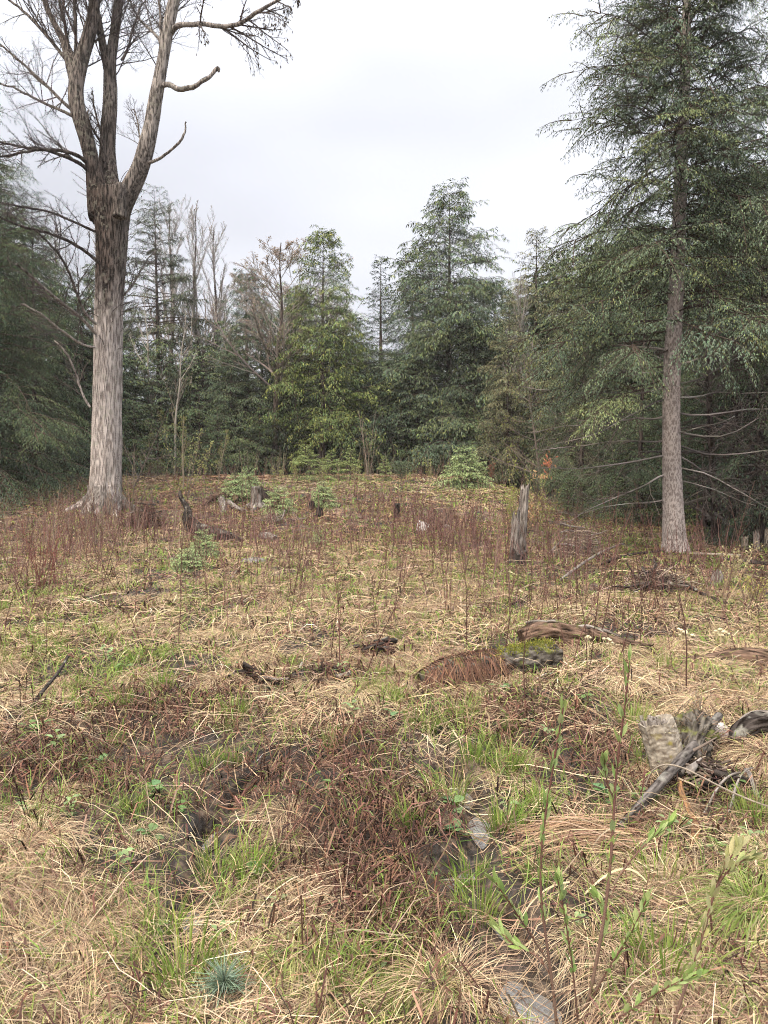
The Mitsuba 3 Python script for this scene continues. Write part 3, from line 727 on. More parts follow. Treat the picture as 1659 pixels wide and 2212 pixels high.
# dead and living branches that show one by one
BR = {
    'dead_branch': [([(338, 188, 6, -.45), (352, 185, 6, -.55), (366, 182, 6.5, -.7), (385, 190, 6, -.9), (405, 189, 6, -1), (428, 181, 5.5, -1.1), (450, 166, 5, -1.2), (466, 152, 4.5, -1.2), (478, 141, 4.5, -1.2), (482, 148, 2.5, -1.2)], 'knobby dead branch snapped off short, curving up to the right'),
                    ([(314, 352, 5, -.35), (334, 347, 4, -.42), (352, 338, 3.5, -.5), (375, 324, 3, -.6), (396, 306, 3, -.7), (402, 295, 2.4, -.7), (408, 272, 1.6, -.7)], 'thin forked dead branch low on the right limb')],
    'branch': [([(370, 72, 6, -.5), (380, 58, 7, -.6), (400, 53, 6, -.8), (440, 50, 5.5, -1.1), (505, 49, 5, -1.5), (535, 33, 4.5, -1.7), (560, 16, 4, -1.9), (600, -8, 3, -2.2), (640, -20, 2, -2.5)], 'long level branch reaching right with hanging seed clusters'),
               ([(350, 100, 3.5, -.3), (340, 80, 4, 0), (322, 60, 3.5, .4), (305, 42, 3, .8), (290, 10, 2.5, 1.2), (270, -40, 2, 1.6)], None),
               ([(345, 96, 3, -.3), (347, 50, 3, -.2), (338, -10, 2.5, -.1)], None),
               ([(262, 130, 3, .8), (275, 105, 3, .9), (285, 70, 2.5, 1.0), (300, 30, 2.2, 1.1), (318, -10, 1.8, 1.2)], None),
               ([(190, 370, 5, 0), (175, 355, 4.5, -.2), (140, 338, 4, -.5), (95, 322, 3.6, -.8), (50, 318, 3, -1.1), (0, 308, 2.5, -1.4), (-60, 300, 1.5, -1.8)], None),
               ([(185, 350, 5, -.1), (165, 335, 4.5, -.4), (120, 325, 4, -.8), (70, 328, 3.5, -1.2), (0, 338, 2.5, -1.7)], None),
               ([(160, 240, 4.5, 0), (130, 215, 4, .3), (90, 175, 3.5, .6), (40, 130, 3, .9), (-10, 85, 2.4, 1.2)], None),
               ([(155, 250, 4, .1), (125, 235, 3.6, .4), (80, 215, 3, .8), (30, 190, 2.6, 1.2), (-20, 175, 2, 1.6)], None),
               ([(150, 140, 5, .2), (120, 100, 4.6, .4), (80, 55, 4, .6), (30, 10, 3, .9), (-10, -20, 2.4, 1.1)], None),
               ([(148, 120, 4, .2), (142, 70, 4, .2), (130, 20, 3.6, .2), (120, -40, 3, .2)], None),
               ([(160, 130, 4, .2), (163, 70, 4, .1), (160, 0, 3.4, 0), (165, -70, 2.8, 0)], None),
               ([(205, 500, 3.4, -.2), (170, 485, 3, -.7), (110, 462, 2.7, -1.4), (50, 450, 2.2, -2.1), (-20, 440, 1.6, -2.8)], None),
               ([(214, 568, 4, -.3), (180, 540, 3.8, -.8), (130, 512, 3.4, -1.4), (70, 495, 3, -2), (0, 470, 2.2, -2.7)], None),
               ([(205, 720, 4, -.3), (180, 690, 3.6, -.8), (140, 655, 3.2, -1.5), (90, 610, 2.8, -2.2), (40, 560, 2.2, -3)], None),
               ([(208, 700, 3.6, -.5), (170, 650, 3.2, -1.1), (150, 600, 3, -1.6), (110, 540, 2.4, -2.3), (60, 500, 1.6, -3)], None),
               ([(205, 750, 3, -.6), (160, 735, 2.8, -1.4), (110, 700, 2.4, -2.2), (50, 665, 1.8, -3)], None),
               ([(195, 880, 3, -.2), (170, 830, 2.8, -.4), (150, 780, 2.2, -.7), (120, 740, 1.6, -1)], None),
               ([(262, 640, 3, 0), (290, 610, 2.6, .3), (310, 570, 2, .6), (330, 545, 1.4, .9)], None),
               ([(225, 350, 3.5, .3), (212, 300, 3, .1), (195, 270, 2.6, -.2), (190, 235, 2, -.4)], None),
               ([(222, 330, 3, .3), (215, 280, 2.6, .3), (200, 230, 2.2, .2), (198, 190, 1.6, .2)], None),
               ([(315, 345, 2.6, -.2), (305, 310, 2.4, .2), (300, 270, 2, .5), (285, 235, 1.6, .9)], None)],
}
TW = MB(); SEED = MB()
for name, lst in BR.items():
    for rows, lab in lst:
        P, R = limb_px(rows)
        R = R * .9
        C, RR = smooth_line(P, R, 26)
        C = C + np.cumsum(_m.normal(0, .011, C.shape), 0) * np.linspace(0, 1, 26)[:, None]
        V, F = trunk(C, RR, 50, 8, .22 if name == 'dead_branch' else .12, (6, 9), int(_m.integers(99)))
        key = nm(MAP + '__' + name)
        scene[key] = mikit.ply((V, F), 'mat_maple', smooth=True)
        if lab:
            tag(key, lab)
        if name == 'branch':
            long = lab is not None
            B, BR_ = spawn(_m, C[None], RR[None], 16 if long else 13, .22 if long else .12, .98, .42 if long else .5, .75, 6, .5, -.02 if long else .12, .5, rmin=.005)
            B2, R2 = spawn(_m, B, BR_, 6, .15, .95, .55, .6, 5, .6, -.2 if long else .05, .5, rmin=.0038)
            B3, R3 = spawn(_m, B2, R2, 4, .2, .98, .55, .6, 3, .7, -.2 if long else .05, .5, rmin=.003)
            for b, r in ((B, BR_), (B2, R2), (B3, R3)):
                v, f = tubes(b, r, 3); TW.put(v, f, rep(vary(_m, (.09, .077, .072), len(b), .15, .04), b.shape[1] * 3))
            if long:
                q = _m.integers(0, len(B3), 420)
                p = B3[q, -1]
                d = unit(_m.normal(0, .35, (420, 3)) + [0, 0, -1.]); sv = unit(np.cross(d, _m.normal(size=(420, 3))))
                for tw in (0, 1):
                    v, f = rhombs(p, d, sv if tw == 0 else np.cross(d, sv), .075 * _m.uniform(.6, 1.3, 420), np.full(420, .022), 0, .6)
                    SEED.put(v, f, rep(vary(_m, (.09, .075, .06), 420, .2, .05), 4))
# fine twigs from the limbs themselves: most to the left and the back, as in the open crown above
for (P, R), per, t0 in zip(MLIMBS, (34, 22, 13, 20, 12), (.3, .3, .42, .2, .2)):
    C, RR = smooth_line(P, R, 60)
    B, b = spawn(_m, C[None], RR[None] * .25, int(per * 2.1), t0, .98, .28, .95, 7, .5, .28, .45, lpow=.2, rmin=.01)
    b = np.minimum(b, .028)
    B2, b2 = spawn(_m, B, b, 8, .12, .95, .5, .6, 5, .6, .12, .45, rmin=.0055)
    B3, b3 = spawn(_m, B2, b2, 5, .15, .98, .5, .6, 3, .7, .06, .4, rmin=.0042)
    for x, r in ((B, b), (B2, b2), (B3, b3)):
        v, f = tubes(x, r, 3); TW.put(v, f, rep(vary(_m, (.085, .073, .07), len(x), .15, .04), x.shape[1] * 3))
# epicormic twigs and flaking bark on the dark upper trunk
C, RR = smooth_line(*limb_px(TR), 60)
B, b = spawn(_m, C[None, 30:], RR[None, 30:] * .08, 60, .02, .98, .16, 1.0, 5, .5, -.1, .5, lpow=0, rmin=.004)
B[:, :, :] += unit(B[:, -1:, :] - B[:, :1, :]) * (RR[40] * .9)
v, f = tubes(B, np.minimum(b, .008), 3); TW.put(v, f, (.08, .065, .058))
TW.add(MAP + '__twigs', 'mat_wood'); tag(MAP + '__twigs', kind='stuff')
SEED.add(MAP + '__seed_clusters', 'mat_wood'); tag(MAP + '__seed_clusters', 'dry brown seeds hanging from the long right branch', kind='stuff')

# ------------------------------------------------------------------ the tall hemlock with the clear trunk on the right
HT = 'tall_hemlock'
nm(HT)
tag(HT, 'tall hemlock with a straight bare grey trunk, dead lower branches and drooping green boughs', 'tree')
DH = 13.6
_h = np.random.default_rng(8)
TRH = [(1462, 1215, 40, 0), (1460, 1196, 32, 0), (1457, 1165, 25, 0), (1454, 1100, 21.5, 0), (1451, 1000, 19.5, 0), (1450, 880, 18, 0), (1452, 780, 17.5, 0), (1457, 690, 16, 0), (1462, 600, 15, 0), (1470, 400, 13, 0), (1478, 200, 11, 0), (1484, 0, 8.5, 0), (1488, -180, 5, 0), (1492, -330, 1.5, 0)]
Ph, Rh = limb_px(TRH, DH)
scene[HT + '__trunk'] = mikit.ply(trunk(Ph, Rh, 190, 40, .045, (30, 2.0), 5), 'mat_hemlock_bark', smooth=True)
CH_, RH_ = smooth_line(Ph, Rh, 200)


def on_trunk(z):
    return np.stack([np.interp(z, CH_[:, 2], CH_[:, i]) for i in range(2)] + [np.asarray(z, float)], -1)


nB = 250
zz = 4.1 + (13.4 - 4.1) * np.sort(_h.random(nB)) ** .78
az = np.arange(nB) * 2.399 + _h.normal(0, .45, nB)
prof = np.interp(zz, [4.1, 5.2, 6.5, 8, 9.2, 9.9, 11.5, 13.4], [2.1, 2.35, 2.2, 2.0, 1.65, 1.35, .9, .25])
Lb = prof * _h.uniform(.55, 1.08, nB)
e0 = np.interp(zz, [4, 6.5, 9, 13.4], [.0, .18, .42, .8]) + _h.normal(0, .2, nB)
dd = np.interp(zz, [4, 7, 13], [.30, .20, .10]) * _h.uniform(.5, 1.5, nB)
# lower boughs that hang out to the left over the clearing
ex = [(3.9, 3.05, 2.6, .05, .24), (3.3, 3.0, 2.3, -.04, .22), (2.95, 3.35, 2.3, -.10, .18), (3.6, 3.6, 2.3, 0, .2), (3.1, 2.5, 2.0, -.05, .18), (4.1, 3.25, 2.7, .05, .18), (3.75, 2.75, 2.5, .05, .2),
      (4.2, 5.0, 2.2, .05, .3), (4.0, 4.3, 2.0, .0, .3), (4.3, -.6, 2.4, .05, .3), (4.5, -1.2, 2.0, .0, .35), (4.25, .3, 2.6, 0, .35)]
zz = np.r_[zz, [e[0] for e in ex]]; az = np.r_[az, [e[1] for e in ex]]; Lb = np.r_[Lb, [e[2] for e in ex]]; e0 = np.r_[e0, [e[3] for e in ex]]; dd = np.r_[dd, [e[4] for e in ex]]
nB = len(zz)
base = on_trunk(zz)
inn = np.where(np.arange(nB) >= nB - len(ex), .3, .22)
for k in range(nB):
    rk = np.random.default_rng(1000 + k)
    low = k >= nB - len(ex)
    (nv, nf, nc), wd, _, _ = branched(rk, zz[k:k + 1], az[k:k + 1], Lb[k:k + 1], e0[k:k + 1], dd[k:k + 1], base[k, :2], subs=7.6, sub_len=.37, inner=.3 if low else .10,
                                      sp=.090, tsp=.032, tl=.049, tw=.0145, secfrac=.40, cols=((.108, .145, .105), (.13, .168, .11), (.165, .20, .11)), wts=(.45, .35, .2), tip=(.21, .245, .11),
                                      tipshare=.08 + .35 * (rk.random() < .2), planar=.6, flat=.45, tdroop=.25)
    w1, w2, w3, w4 = wd[:4]
    key = nm(HT + '__bough')
    mb = MB()
    v, f = tubes(w1, w2, 5); mb.put(v, f, (.06, .048, .042))
    v, f = tubes(w3[:, ::2], w4[:, ::2], 3); mb.put(v, f, (.065, .052, .042))
    mb.put(nv, nf, nc).add(key, 'mat_wood')
# dead lower branches
dead = [(3.55, 2.95, 2.4, .12, -.05), (3.2, 3.2, 2.0, -.12, .3), (2.95, 2.9, 2.7, -.08, .1), (2.75, 3.3, 2.4, -.25, .05), (2.45, 3.1, 2.9, -.32, -.02), (2.0, 2.9, 2.3, -.22, .25), (1.75, 3.25, 2.5, -.35, 0), (1.45, 3.1, 2.3, -.38, .0), (1.0, 3.0, 1.9, -.3, .05),
        (3.5, .15, 1.6, .5, .3), (3.3, -.1, 2.4, .2, .3), (3.0, .3, 2.2, -.1, .4), (2.75, -.15, 2.3, -.12, .35), (2.5, .2, 2.6, -.2, .25), (2.2, -.3, 2.2, -.2, .3), (1.95, .05, 2.6, -.25, .25), (1.8, .5, 2.1, -.3, .2), (1.55, -.2, 2.2, -.25, .1), (1.3, .2, 1.5, -.2, .1),
        (3.7, .6, 2.2, .4, .2), (2.1, 5.3, 1.2, -.1, .2), (2.9, 4.4, 1.0, .1, -.2), (3.4, 1.6, 1.6, 0, .1), (2.3, 1.4, 1.7, -.2, .1), (3.05, 4.7, .5, .9, .3)]
for z, a, L, e, up in dead:
    b0 = on_trunk(np.array([z]))
    d = np.array([[math.cos(a) * math.cos(e), math.sin(a) * math.cos(e), math.sin(e)]])
    C = grow(_h, b0, d, np.array([L]), 9, up, .95)
    R = (.007 + .0048 * L) * np.linspace(1, .2, 9)[None]
    mb = MB()
    v, f = tubes(C, R, 6); mb.put(v, f, rep(vary(_h, (.20, .185, .175), 9, .5, .03), 6))
    B, b = spawn(_h, C, R, int(7 + 4 * L), .2, .97, .38, .8, 6, .5, -.05, .5, rmin=.004, lpow=.35)
    B2, b2 = spawn(_h, B, b, 5, .15, .95, .5, .7, 4, .7, -.05, .4, rmin=.003)
    for x, r in ((B, b), (B2, b2)):
        v, f = tubes(x, r, 3); mb.put(v, f, rep(vary(_h, (.15, .13, .118), len(x), .3, .04), x.shape[1] * 3))
    mb.add(nm(HT + '__dead_branch'), 'mat_wood', True)

# ------------------------------------------------------------------ meadow growth: what grows where
_g = np.random.default_rng(21)


def patch(u, v, ru, rv):
    """an ellipse of ground: centre, half width, half depth, in metres"""
    c = G(u, v); D = c[1]
    a, b = G(u, min(v + rv, 2190)), G(u, max(v - rv, 1060))
    return c[0], c[1], ru / 1659 * D, max(abs(b[1] - a[1]) / 2, .05)


def field(x, y, patches):
    f = np.zeros(np.shape(x))
    for (cx, cy, rx, ry), s in patches:
        f = np.maximum(f, s * np.exp(-(((x - cx) / rx) ** 2 + ((y - cy) / ry) ** 2)))
    return f


GREEN = [(patch(*p[:4]), p[4]) for p in [
    (90, 1400, 150, 75, .9), (300, 1450, 90, 45, .9), (60, 1290, 120, 40, .7), (620, 1265, 130, 30, .5), (1050, 1255, 70, 40, .9), (1130, 1330, 110, 40, .4),
    (1000, 1545, 120, 40, .9), (1080, 1650, 80, 40, .8), (1100, 1750, 70, 50, .9), (960, 1720, 60, 40, .6), (330, 1760, 90, 70, .5), (520, 1870, 60, 60, .7), (690, 2110, 220, 90, .9), (380, 2100, 60, 50, .7),
    (1620, 1950, 70, 80, 1.), (1440, 2080, 80, 70, .8), (1010, 1960, 60, 60, .6), (150, 1540, 90, 40, .4), (860, 1530, 60, 40, .6), (1560, 1480, 90, 40, .5), (1600, 1330, 90, 60, .4), (100, 1780, 90, 60, .4), (300, 1980, 90, 60, .3), (1330, 1180, 80, 12, .9), (860, 1150, 90, 14, .6)]]
FERN = [(patch(*p[:4]), p[4]) for p in [
    (820, 1800, 150, 110, 1.), (780, 1950, 120, 90, .9), (750, 1640, 110, 60, .7), (100, 1640, 140, 60, .9), (350, 1540, 170, 40, .8), (560, 1690, 90, 50, .5), (1150, 1560, 160, 60, .6), (620, 2000, 60, 60, .5), (1280, 1600, 60, 60, .7), (900, 2020, 70, 50, .6), (230, 1690, 90, 50, .6)]]
MUD = [(patch(*p[:4]), p[4]) for p in [
    (700, 1470, 170, 45, 1.), (560, 1690, 60, 60, .8), (1320, 1660, 120, 50, .9), (1560, 1720, 170, 120, .8), (1430, 1770, 120, 60, .8), (420, 1740, 40, 40, .8), (1620, 2080, 110, 110, .6), (960, 1500, 60, 20, .4), (800, 1430, 90, 20, .5), (540, 1460, 40, 24, .8), (1560, 1215, 200, 30, 1.)]]


def woodfloor(x, y):
    return np.clip(sm(29, 33, y) + sm(.2, 1.6, x - .37 * y) * sm(9, 12, y) + sm(-.2, 1.0, -x - .42 * y) * sm(14, 18, y), 0, 1)


def pool(x, y):
    return (np.minimum(seg_dist(x, y, CH[0]), seg_dist(x, y, CH[1]) + .03) < .10) & (open_water(x, y) > .45)


def scatter(n, y0, y1, p=.5, side=.6, pad=.35):
    """positions with the density falling with distance"""
    a, b = y0 ** p, y1 ** p
    y = (a + _g.random(n) * (b - a)) ** (1 / p)
    x = _g.uniform(-1, 1, n) * (side * y + pad)
    return x, y


def keep_if(x, y, prob):
    k = (_g.random(len(x)) < prob) & ~(pool(x, y) & (_g.random(len(x)) < .86))
    return x[k], y[k]


def flow(x, y):
    return 2 * np.pi * (1.6 * meshkit.fbm(np.stack([x / 1.1, y / 1.1, x * 0], -1), 2, 31)) + .4


STRAW = [(.51, .392, .25), (.44, .32, .205), (.58, .48, .315), (.29, .195, .135), (.12, .080, .060), (.40, .315, .22)]


def blades(x, y, ang, ln, wd, lift, tip, cols, k=4, mat='mat_wood', bendang=.5):
    n = len(x)
    P = np.zeros((n, k, 3)); t = np.linspace(0, 1, k)
    curl = _g.normal(0, bendang, n)
    a = ang[:, None] + curl[:, None] * t
    st = (ln / (k - 1))[:, None]
    dx, dy = np.cos(a) * st, np.sin(a) * st
    P[:, :, 0] = x[:, None] + np.cumsum(dx, 1) - dx
    P[:, :, 1] = y[:, None] + np.cumsum(dy, 1) - dy
    h = H(P[..., 0], P[..., 1])
    P[..., 2] = h + .004 + lift[:, None] * np.sin(np.pi * np.minimum(t * .92 + .06, 1)) ** .8 + (tip[:, None] * t)
    Wd = wd[:, None] * np.r_[np.linspace(.9, 1, k - 1), .15][None]
    S = np.stack([-np.sin(ang), np.cos(ang), _g.normal(0, .5, n)], -1)
    cols = np.broadcast_to(cols, (n, 3))
    wet = np.max(channel(P[:, [0, k // 2, k - 1], 0], P[:, [0, k // 2, k - 1], 1]), 1)
    ok = (wet < .45) | (_g.random(n) > .96 * open_water(x, y) ** .6 - .02 + .25 * (wet > .8))
    v, f = ribbons(P[ok], Wd[ok], unit(S[ok]))
    return v, f, rep(cols[ok], 2 * k)


# matted dead straw
x, y = scatter(170000, 1.55, 30, .55)
pr = np.clip(1.0 - .5 * channel(x, y) - .92 * field(x, y, MUD) - .9 * field(x, y, FERN), .03, 1) * (1 - .93 * woodfloor(x, y)) * (.12 + .88 * sm(.32, .58, meshkit.fbm(np.stack([x / .8, y / .8, x * 0], -1), 2, 61)))
x, y = keep_if(x, y, pr)
n = len(x)
cl = vary(_g, pick(_g, STRAW, [.22, .22, .10, .19, .17, .10], n), n, .28, .04)
farred = .8 * sm(8, 14, y) * sm(.35, .6, meshkit.fbm(np.stack([x / 2.2, y / 3, x * 0], -1), 2, 71))
cl = cl * (1 - farred[:, None] * np.array([.30, .42, .42])) * (1 - .16 * sm(5, 9, y)[:, None])
MB().put(*blades(x, y, flow(x, y) + _g.normal(0, 1.0, n), _g.uniform(.10, .40, n) * (1 + .03 * y), np.maximum(.0021, .00072 * y) * _g.uniform(.6, 1.5, n), np.abs(_g.normal(0, .035, n)) + .006, _g.normal(.004, .02, n), cl)).add('dry_grass', 'mat_wood')
tag('dry_grass', 'matted tan dead grass lying over the whole wet meadow', kind='stuff')
# longer pale stalks lying on top
x, y = scatter(900, 1.9, 14, 1.0); x, y = keep_if(x, y, 1 - woodfloor(x, y)); n = len(x)
MB().put(*blades(x, y, flow(x, y) + _g.normal(0, .9, n), _g.uniform(.35, .8, n), np.maximum(.0028, .0007 * y) * _g.uniform(.8, 1.5, n), np.abs(_g.normal(0, .05, n)) + .03, _g.normal(.02, .04, n),
                 vary(_g, (.38, .29, .21), n, .35, .04), 5)).add('straw_stalks', 'mat_wood')
tag('straw_stalks', 'long pale dead stalks lying across the matted grass', kind='stuff')
# red brown rotted fern litter and curled leaves
x, y = scatter(170000, 1.55, 22, .45)
x, y = keep_if(x, y, np.clip(.13 + 1.15 * field(x, y, FERN) + .3 * field(x, y, MUD) - .8 * channel(x, y), 0, 1) * (1 - .8 * woodfloor(x, y))); n = len(x)
MB().put(*blades(x, y, _g.uniform(0, 6.3, n), _g.uniform(.03, .22, n), np.maximum(.0035, .0009 * y) * _g.uniform(.6, 2.4, n), np.abs(_g.normal(0, .035, n)) + .01, np.abs(_g.normal(0, .045, n)),
                 vary(_g, pick(_g, [(.14, .078, .058), (.078, .044, .035), (.215, .135, .095), (.045, .031, .026)], [.42, .30, .14, .14], n), n, .25, .06), 3, bendang=1.2)).add('dead_fern_litter', 'mat_wood')
tag('dead_fern_litter', 'dark red brown rotted fern and leaf litter in the hollows', kind='stuff')
# forest floor litter and twigs
x, y = scatter(40000, 8, 42, 1.1, .62); x, y = keep_if(x, y, .05 + .95 * woodfloor(x, y)); n = len(x)
MB().put(*blades(x, y, _g.uniform(0, 6.3, n), _g.uniform(.06, .5, n), np.maximum(.008, .0010 * y) * _g.uniform(.7, 2, n), np.abs(_g.normal(0, .03, n)), np.abs(_g.normal(0, .04, n)),
                 vary(_g, pick(_g, [(.16, .10, .07), (.09, .06, .045), (.24, .17, .12), (.11, .11, .05)], [.4, .3, .15, .15], n), n, .25, .05), 3)).add('forest_litter', 'mat_wood')
tag('forest_litter', 'brown needles and twigs on the forest floor', kind='stuff')
# fresh short green growth
x, y = scatter(170000, 1.55, 26, .55)
gf = field(x, y, GREEN)
x, y = keep_if(x, y, np.clip(.22 + .14 * sm(5, 12, y) + .85 * gf ** 1.3 - .6 * channel(x, y), 0, 1) * (1 - .75 * woodfloor(x, y)) * (.3 + .7 * sm(.42, .6, meshkit.fbm(np.stack([x / .35, y / .35, x * 0], -1), 2, 81)))); n = len(x)
cl = vary(_g, pick(_g, [(.22, .32, .075), (.31, .39, .115), (.40, .43, .18), (.15, .23, .075)], [.4, .3, .15, .15], n), n, .2, .06)
MB().put(*blades(x, y, _g.uniform(0, 6.3, n), _g.uniform(.05, .14, n), np.maximum(.0030, .0009 * y) * _g.uniform(.8, 1.5, n), np.abs(_g.normal(0, .02, n)) + .01, _g.uniform(.02, .11, n), cl, 3)).add('fresh_grass', 'mat_leaf')
tag('fresh_grass', 'fresh yellow green spring grass sprouting through the dead grass', kind='stuff')


# straws and bits that lie on the water
n = 300; w_ = _g.integers(0, 2, n); i_ = _g.random(n)
x = np.zeros(n); y = np.zeros(n)
for w in (0, 1):
    C_, _ = smooth_line(np.c_[CH[w], np.zeros(len(CH[w]))], np.ones(len(CH[w])), 100)
    q = w_ == w; x[q] = C_[(i_[q] * 99).astype(int), 0]; y[q] = C_[(i_[q] * 99).astype(int), 1]
a_ = _g.uniform(0, 6.3, n); l_ = _g.uniform(.04, .22, n); t_ = np.linspace(-.5, .5, 4)
P_ = np.stack([x[:, None] + _g.normal(0, .03, n)[:, None] + np.cos(a_)[:, None] * l_[:, None] * t_, y[:, None] + np.sin(a_)[:, None] * l_[:, None] * t_, np.full((n, 4), -.094) + _g.uniform(0, .03, (n, 1)) * (t_ + .5)], -1)
MB().put(*ribbons(P_, np.full((n, 4), .003), unit(np.stack([-np.sin(a_), np.cos(a_), 0 * a_], 1))), rep(vary(_g, pick(_g, [(.36, .25, .16), (.12, .075, .05)], [.6, .4], n), n, .2, .04), 8)).add('floating_straw', 'mat_wood')
tag('floating_straw', 'bits of dead straw lying on the water of the rivulets', kind='stuff')


# small round-leaved herbs
def leaflets(x, y, z, size, cols, up=.7, mb=None):
    n = len(x)
    p = np.stack([x, y, z], -1)
    d = unit(np.stack([_g.normal(size=n), _g.normal(size=n), np.abs(_g.normal(0, .45, n))], -1))
    sv = unit(np.cross(d, [0, 0, 1.0]) + _g.normal(0, .25, (n, 3)))
    k = 5; t = np.linspace(0, 1, k)
    P = p[:, None] + d[:, None] * (size[:, None] * t)[..., None]
    P[..., 2] -= (size[:, None] * .35) * t ** 2
    Wd = size[:, None] * .72 * np.array([.12, .8, 1.0, .7, .08])[None]
    v, f = ribbons(P, Wd, sv)
    return (mb or MB()).put(v, f, rep(cols, 2 * k))


x, y = scatter(95000, 1.6, 24, .55)
x, y = keep_if(x, y, np.clip(.18 + .6 * field(x, y, MUD) + .4 * field(x, y, GREEN) - channel(x, y), 0, 1) * sm(.42, .6, meshkit.fbm(np.stack([x / .3, y / .3, x * 0], -1), 2, 91))); n = len(x)
leaflets(x, y, H(x, y) + _g.uniform(.005, .06, n), np.maximum(.012, .0026 * y) * _g.uniform(.7, 1.6, n), vary(_g, pick(_g, [(.15, .22, .08), (.22, .29, .12), (.10, .16, .07), (.30, .34, .10)], [.4, .25, .25, .1], n), n, .2, .07)).add('ground_herbs', 'mat_leaf')
tag('ground_herbs', 'tiny pale green round leaved herbs on the bare mud', kind='stuff')
# low moss and cushions of yellow green on the middle distance
x, y = scatter(64000, 5, 28, .8)
x, y = keep_if(x, y, np.clip(.35 + field(x, y, GREEN), 0, 1) * sm(.42, .58, meshkit.fbm(np.stack([x / .7, y / 1.2, x * 0], -1), 2, 95)) * (1 - .6 * woodfloor(x, y))); n = len(x)
leaflets(x, y, H(x, y) + _g.uniform(.01, .10, n), .0028 * y * _g.uniform(.7, 1.5, n), vary(_g, pick(_g, [(.24, .27, .07), (.30, .30, .10), (.16, .20, .06)], [.5, .3, .2], n), n, .2, .06)).add('low_green_growth', 'mat_leaf')
tag('low_green_growth', 'yellow green low growth speckled over the middle of the meadow', kind='stuff')


# ------------------------------------------------------------------ tussocks: blades that well up and fall outwards
def tussock(seed, n, rad, hgt, cols, wts, wd=.0026, green=0, k=6, lean=.0):
    r = np.random.default_rng(seed)
    a = r.uniform(0, 2 * np.pi, n); r0 = rad * .22 * np.sqrt(r.random(n))
    ln = r.uniform(.6, 1.25, n) * rad; hh = hgt * r.uniform(.45, 1.2, n)
    out = a + r.normal(0, .35, n)
    t = np.linspace(0, 1, k)[None]
    rr = ln[:, None] * t ** 1.15
    cu = r.normal(0, .35, n)[:, None]
    P = np.stack([r0[:, None] * np.cos(a)[:, None] + rr * np.cos(out[:, None] + cu * t) + lean * t, r0[:, None] * np.sin(a)[:, None] + rr * np.sin(out[:, None] + cu * t),
                  hh[:, None] * (2.6 * t - 2.75 * t ** 2.0) + .06 * hgt * r.random(n)[:, None]], -1)
    P[..., 2] = np.maximum(P[..., 2], -.03)
    cl = vary(r, pick(r, cols, wts, n), n, .2, .04)
    S = np.stack([-np.sin(out), np.cos(out), r.normal(0, .4, n)], -1)
    W_ = wd * r.uniform(.7, 1.35, n)[:, None] * np.r_[np.linspace(.9, 1, k - 1), .12][None]
    mb = MB().put(*ribbons(P, W_, unit(S)), rep(cl, 2 * k))
    return mb


def tuft(seed, n, rad, hgt, cols, wts, wd=.0042, k=4):
    r = np.random.default_rng(seed)
    a = r.uniform(0, 2 * np.pi, n); r0 = rad * np.sqrt(r.random(n))
    t = np.linspace(0, 1, k)[None]
    hh = hgt * r.uniform(.45, 1.15, n); sp = hh * np.abs(r.normal(0, .38, n)) + .25 * r0
    P = np.stack([(r0 * np.cos(a))[:, None] + (sp * np.cos(a))[:, None] * t ** 1.7, (r0 * np.sin(a))[:, None] + (sp * np.sin(a))[:, None] * t ** 1.7, hh[:, None] * (t - .12 * t ** 3) - .02], -1)
    w = r.uniform(0, 6.3, n)
    S = np.stack([-np.sin(w), np.cos(w), w * 0], -1)
    W_ = wd * r.uniform(.7, 1.3, n)[:, None] * np.r_[.8, np.ones(k - 2), .12][None]
    return MB().put(*ribbons(P, W_, S), rep(vary(r, pick(r, cols, wts, n), n, .18, .05), 2 * k))


TC = [(.50, .38, .24), (.56, .455, .295), (.37, .265, .175), (.18, .118, .085)]
for k in range(5):
    scene[f'model_tussock_{k}'] = {'type': 'shapegroup', 'blades': tussock(400 + k, 320, .40, .13 + .02 * k, TC, ([.4, .3, .2, .1], [.3, .1, .35, .25], [.3, .5, .15, .05], [.25, .1, .3, .35], [.4, .2, .3, .1])[k], lean=.10).shape('mat_wood')}
GC = [(.16, .245, .05), (.22, .30, .07), (.30, .36, .11), (.40, .36, .19)]
for k in range(4):
    scene[f'model_tuft_{k}'] = {'type': 'shapegroup', 'blades': tuft(500 + k, 95, .06 + .012 * k, .17 + .02 * k, GC, ([.5, .35, .1, .05], [.3, .4, .2, .1], [.4, .3, .2, .1], [.2, .3, .3, .2])[k]).shape('mat_leaf')}
scene['model_sedge_pale'] = {'type': 'shapegroup', 'blades': tussock(520, 330, .42, .20, [(.36, .38, .16), (.46, .42, .22), (.24, .31, .09), (.50, .38, .24)], [.35, .3, .2, .15], .0045).shape('mat_leaf')}
scene['model_sedge_green'] = {'type': 'shapegroup', 'blades': tussock(521, 300, .46, .27, [(.19, .265, .07), (.26, .32, .11), (.40, .40, .2)], [.5, .35, .15], .0052).shape('mat_leaf')}


def instance(key, grp, p, s, rz, tilt=0, sz=None):
    scene[key] = {'type': 'instance', 'to_world': T().translate([float(q) for q in p]) @ T().rotate([1, 0, 0], tilt) @ T().rotate([0, 0, 1], rz) @ T().scale([s, s, sz or s]), 'group': {'type': 'ref', 'id': grp}}
    return key


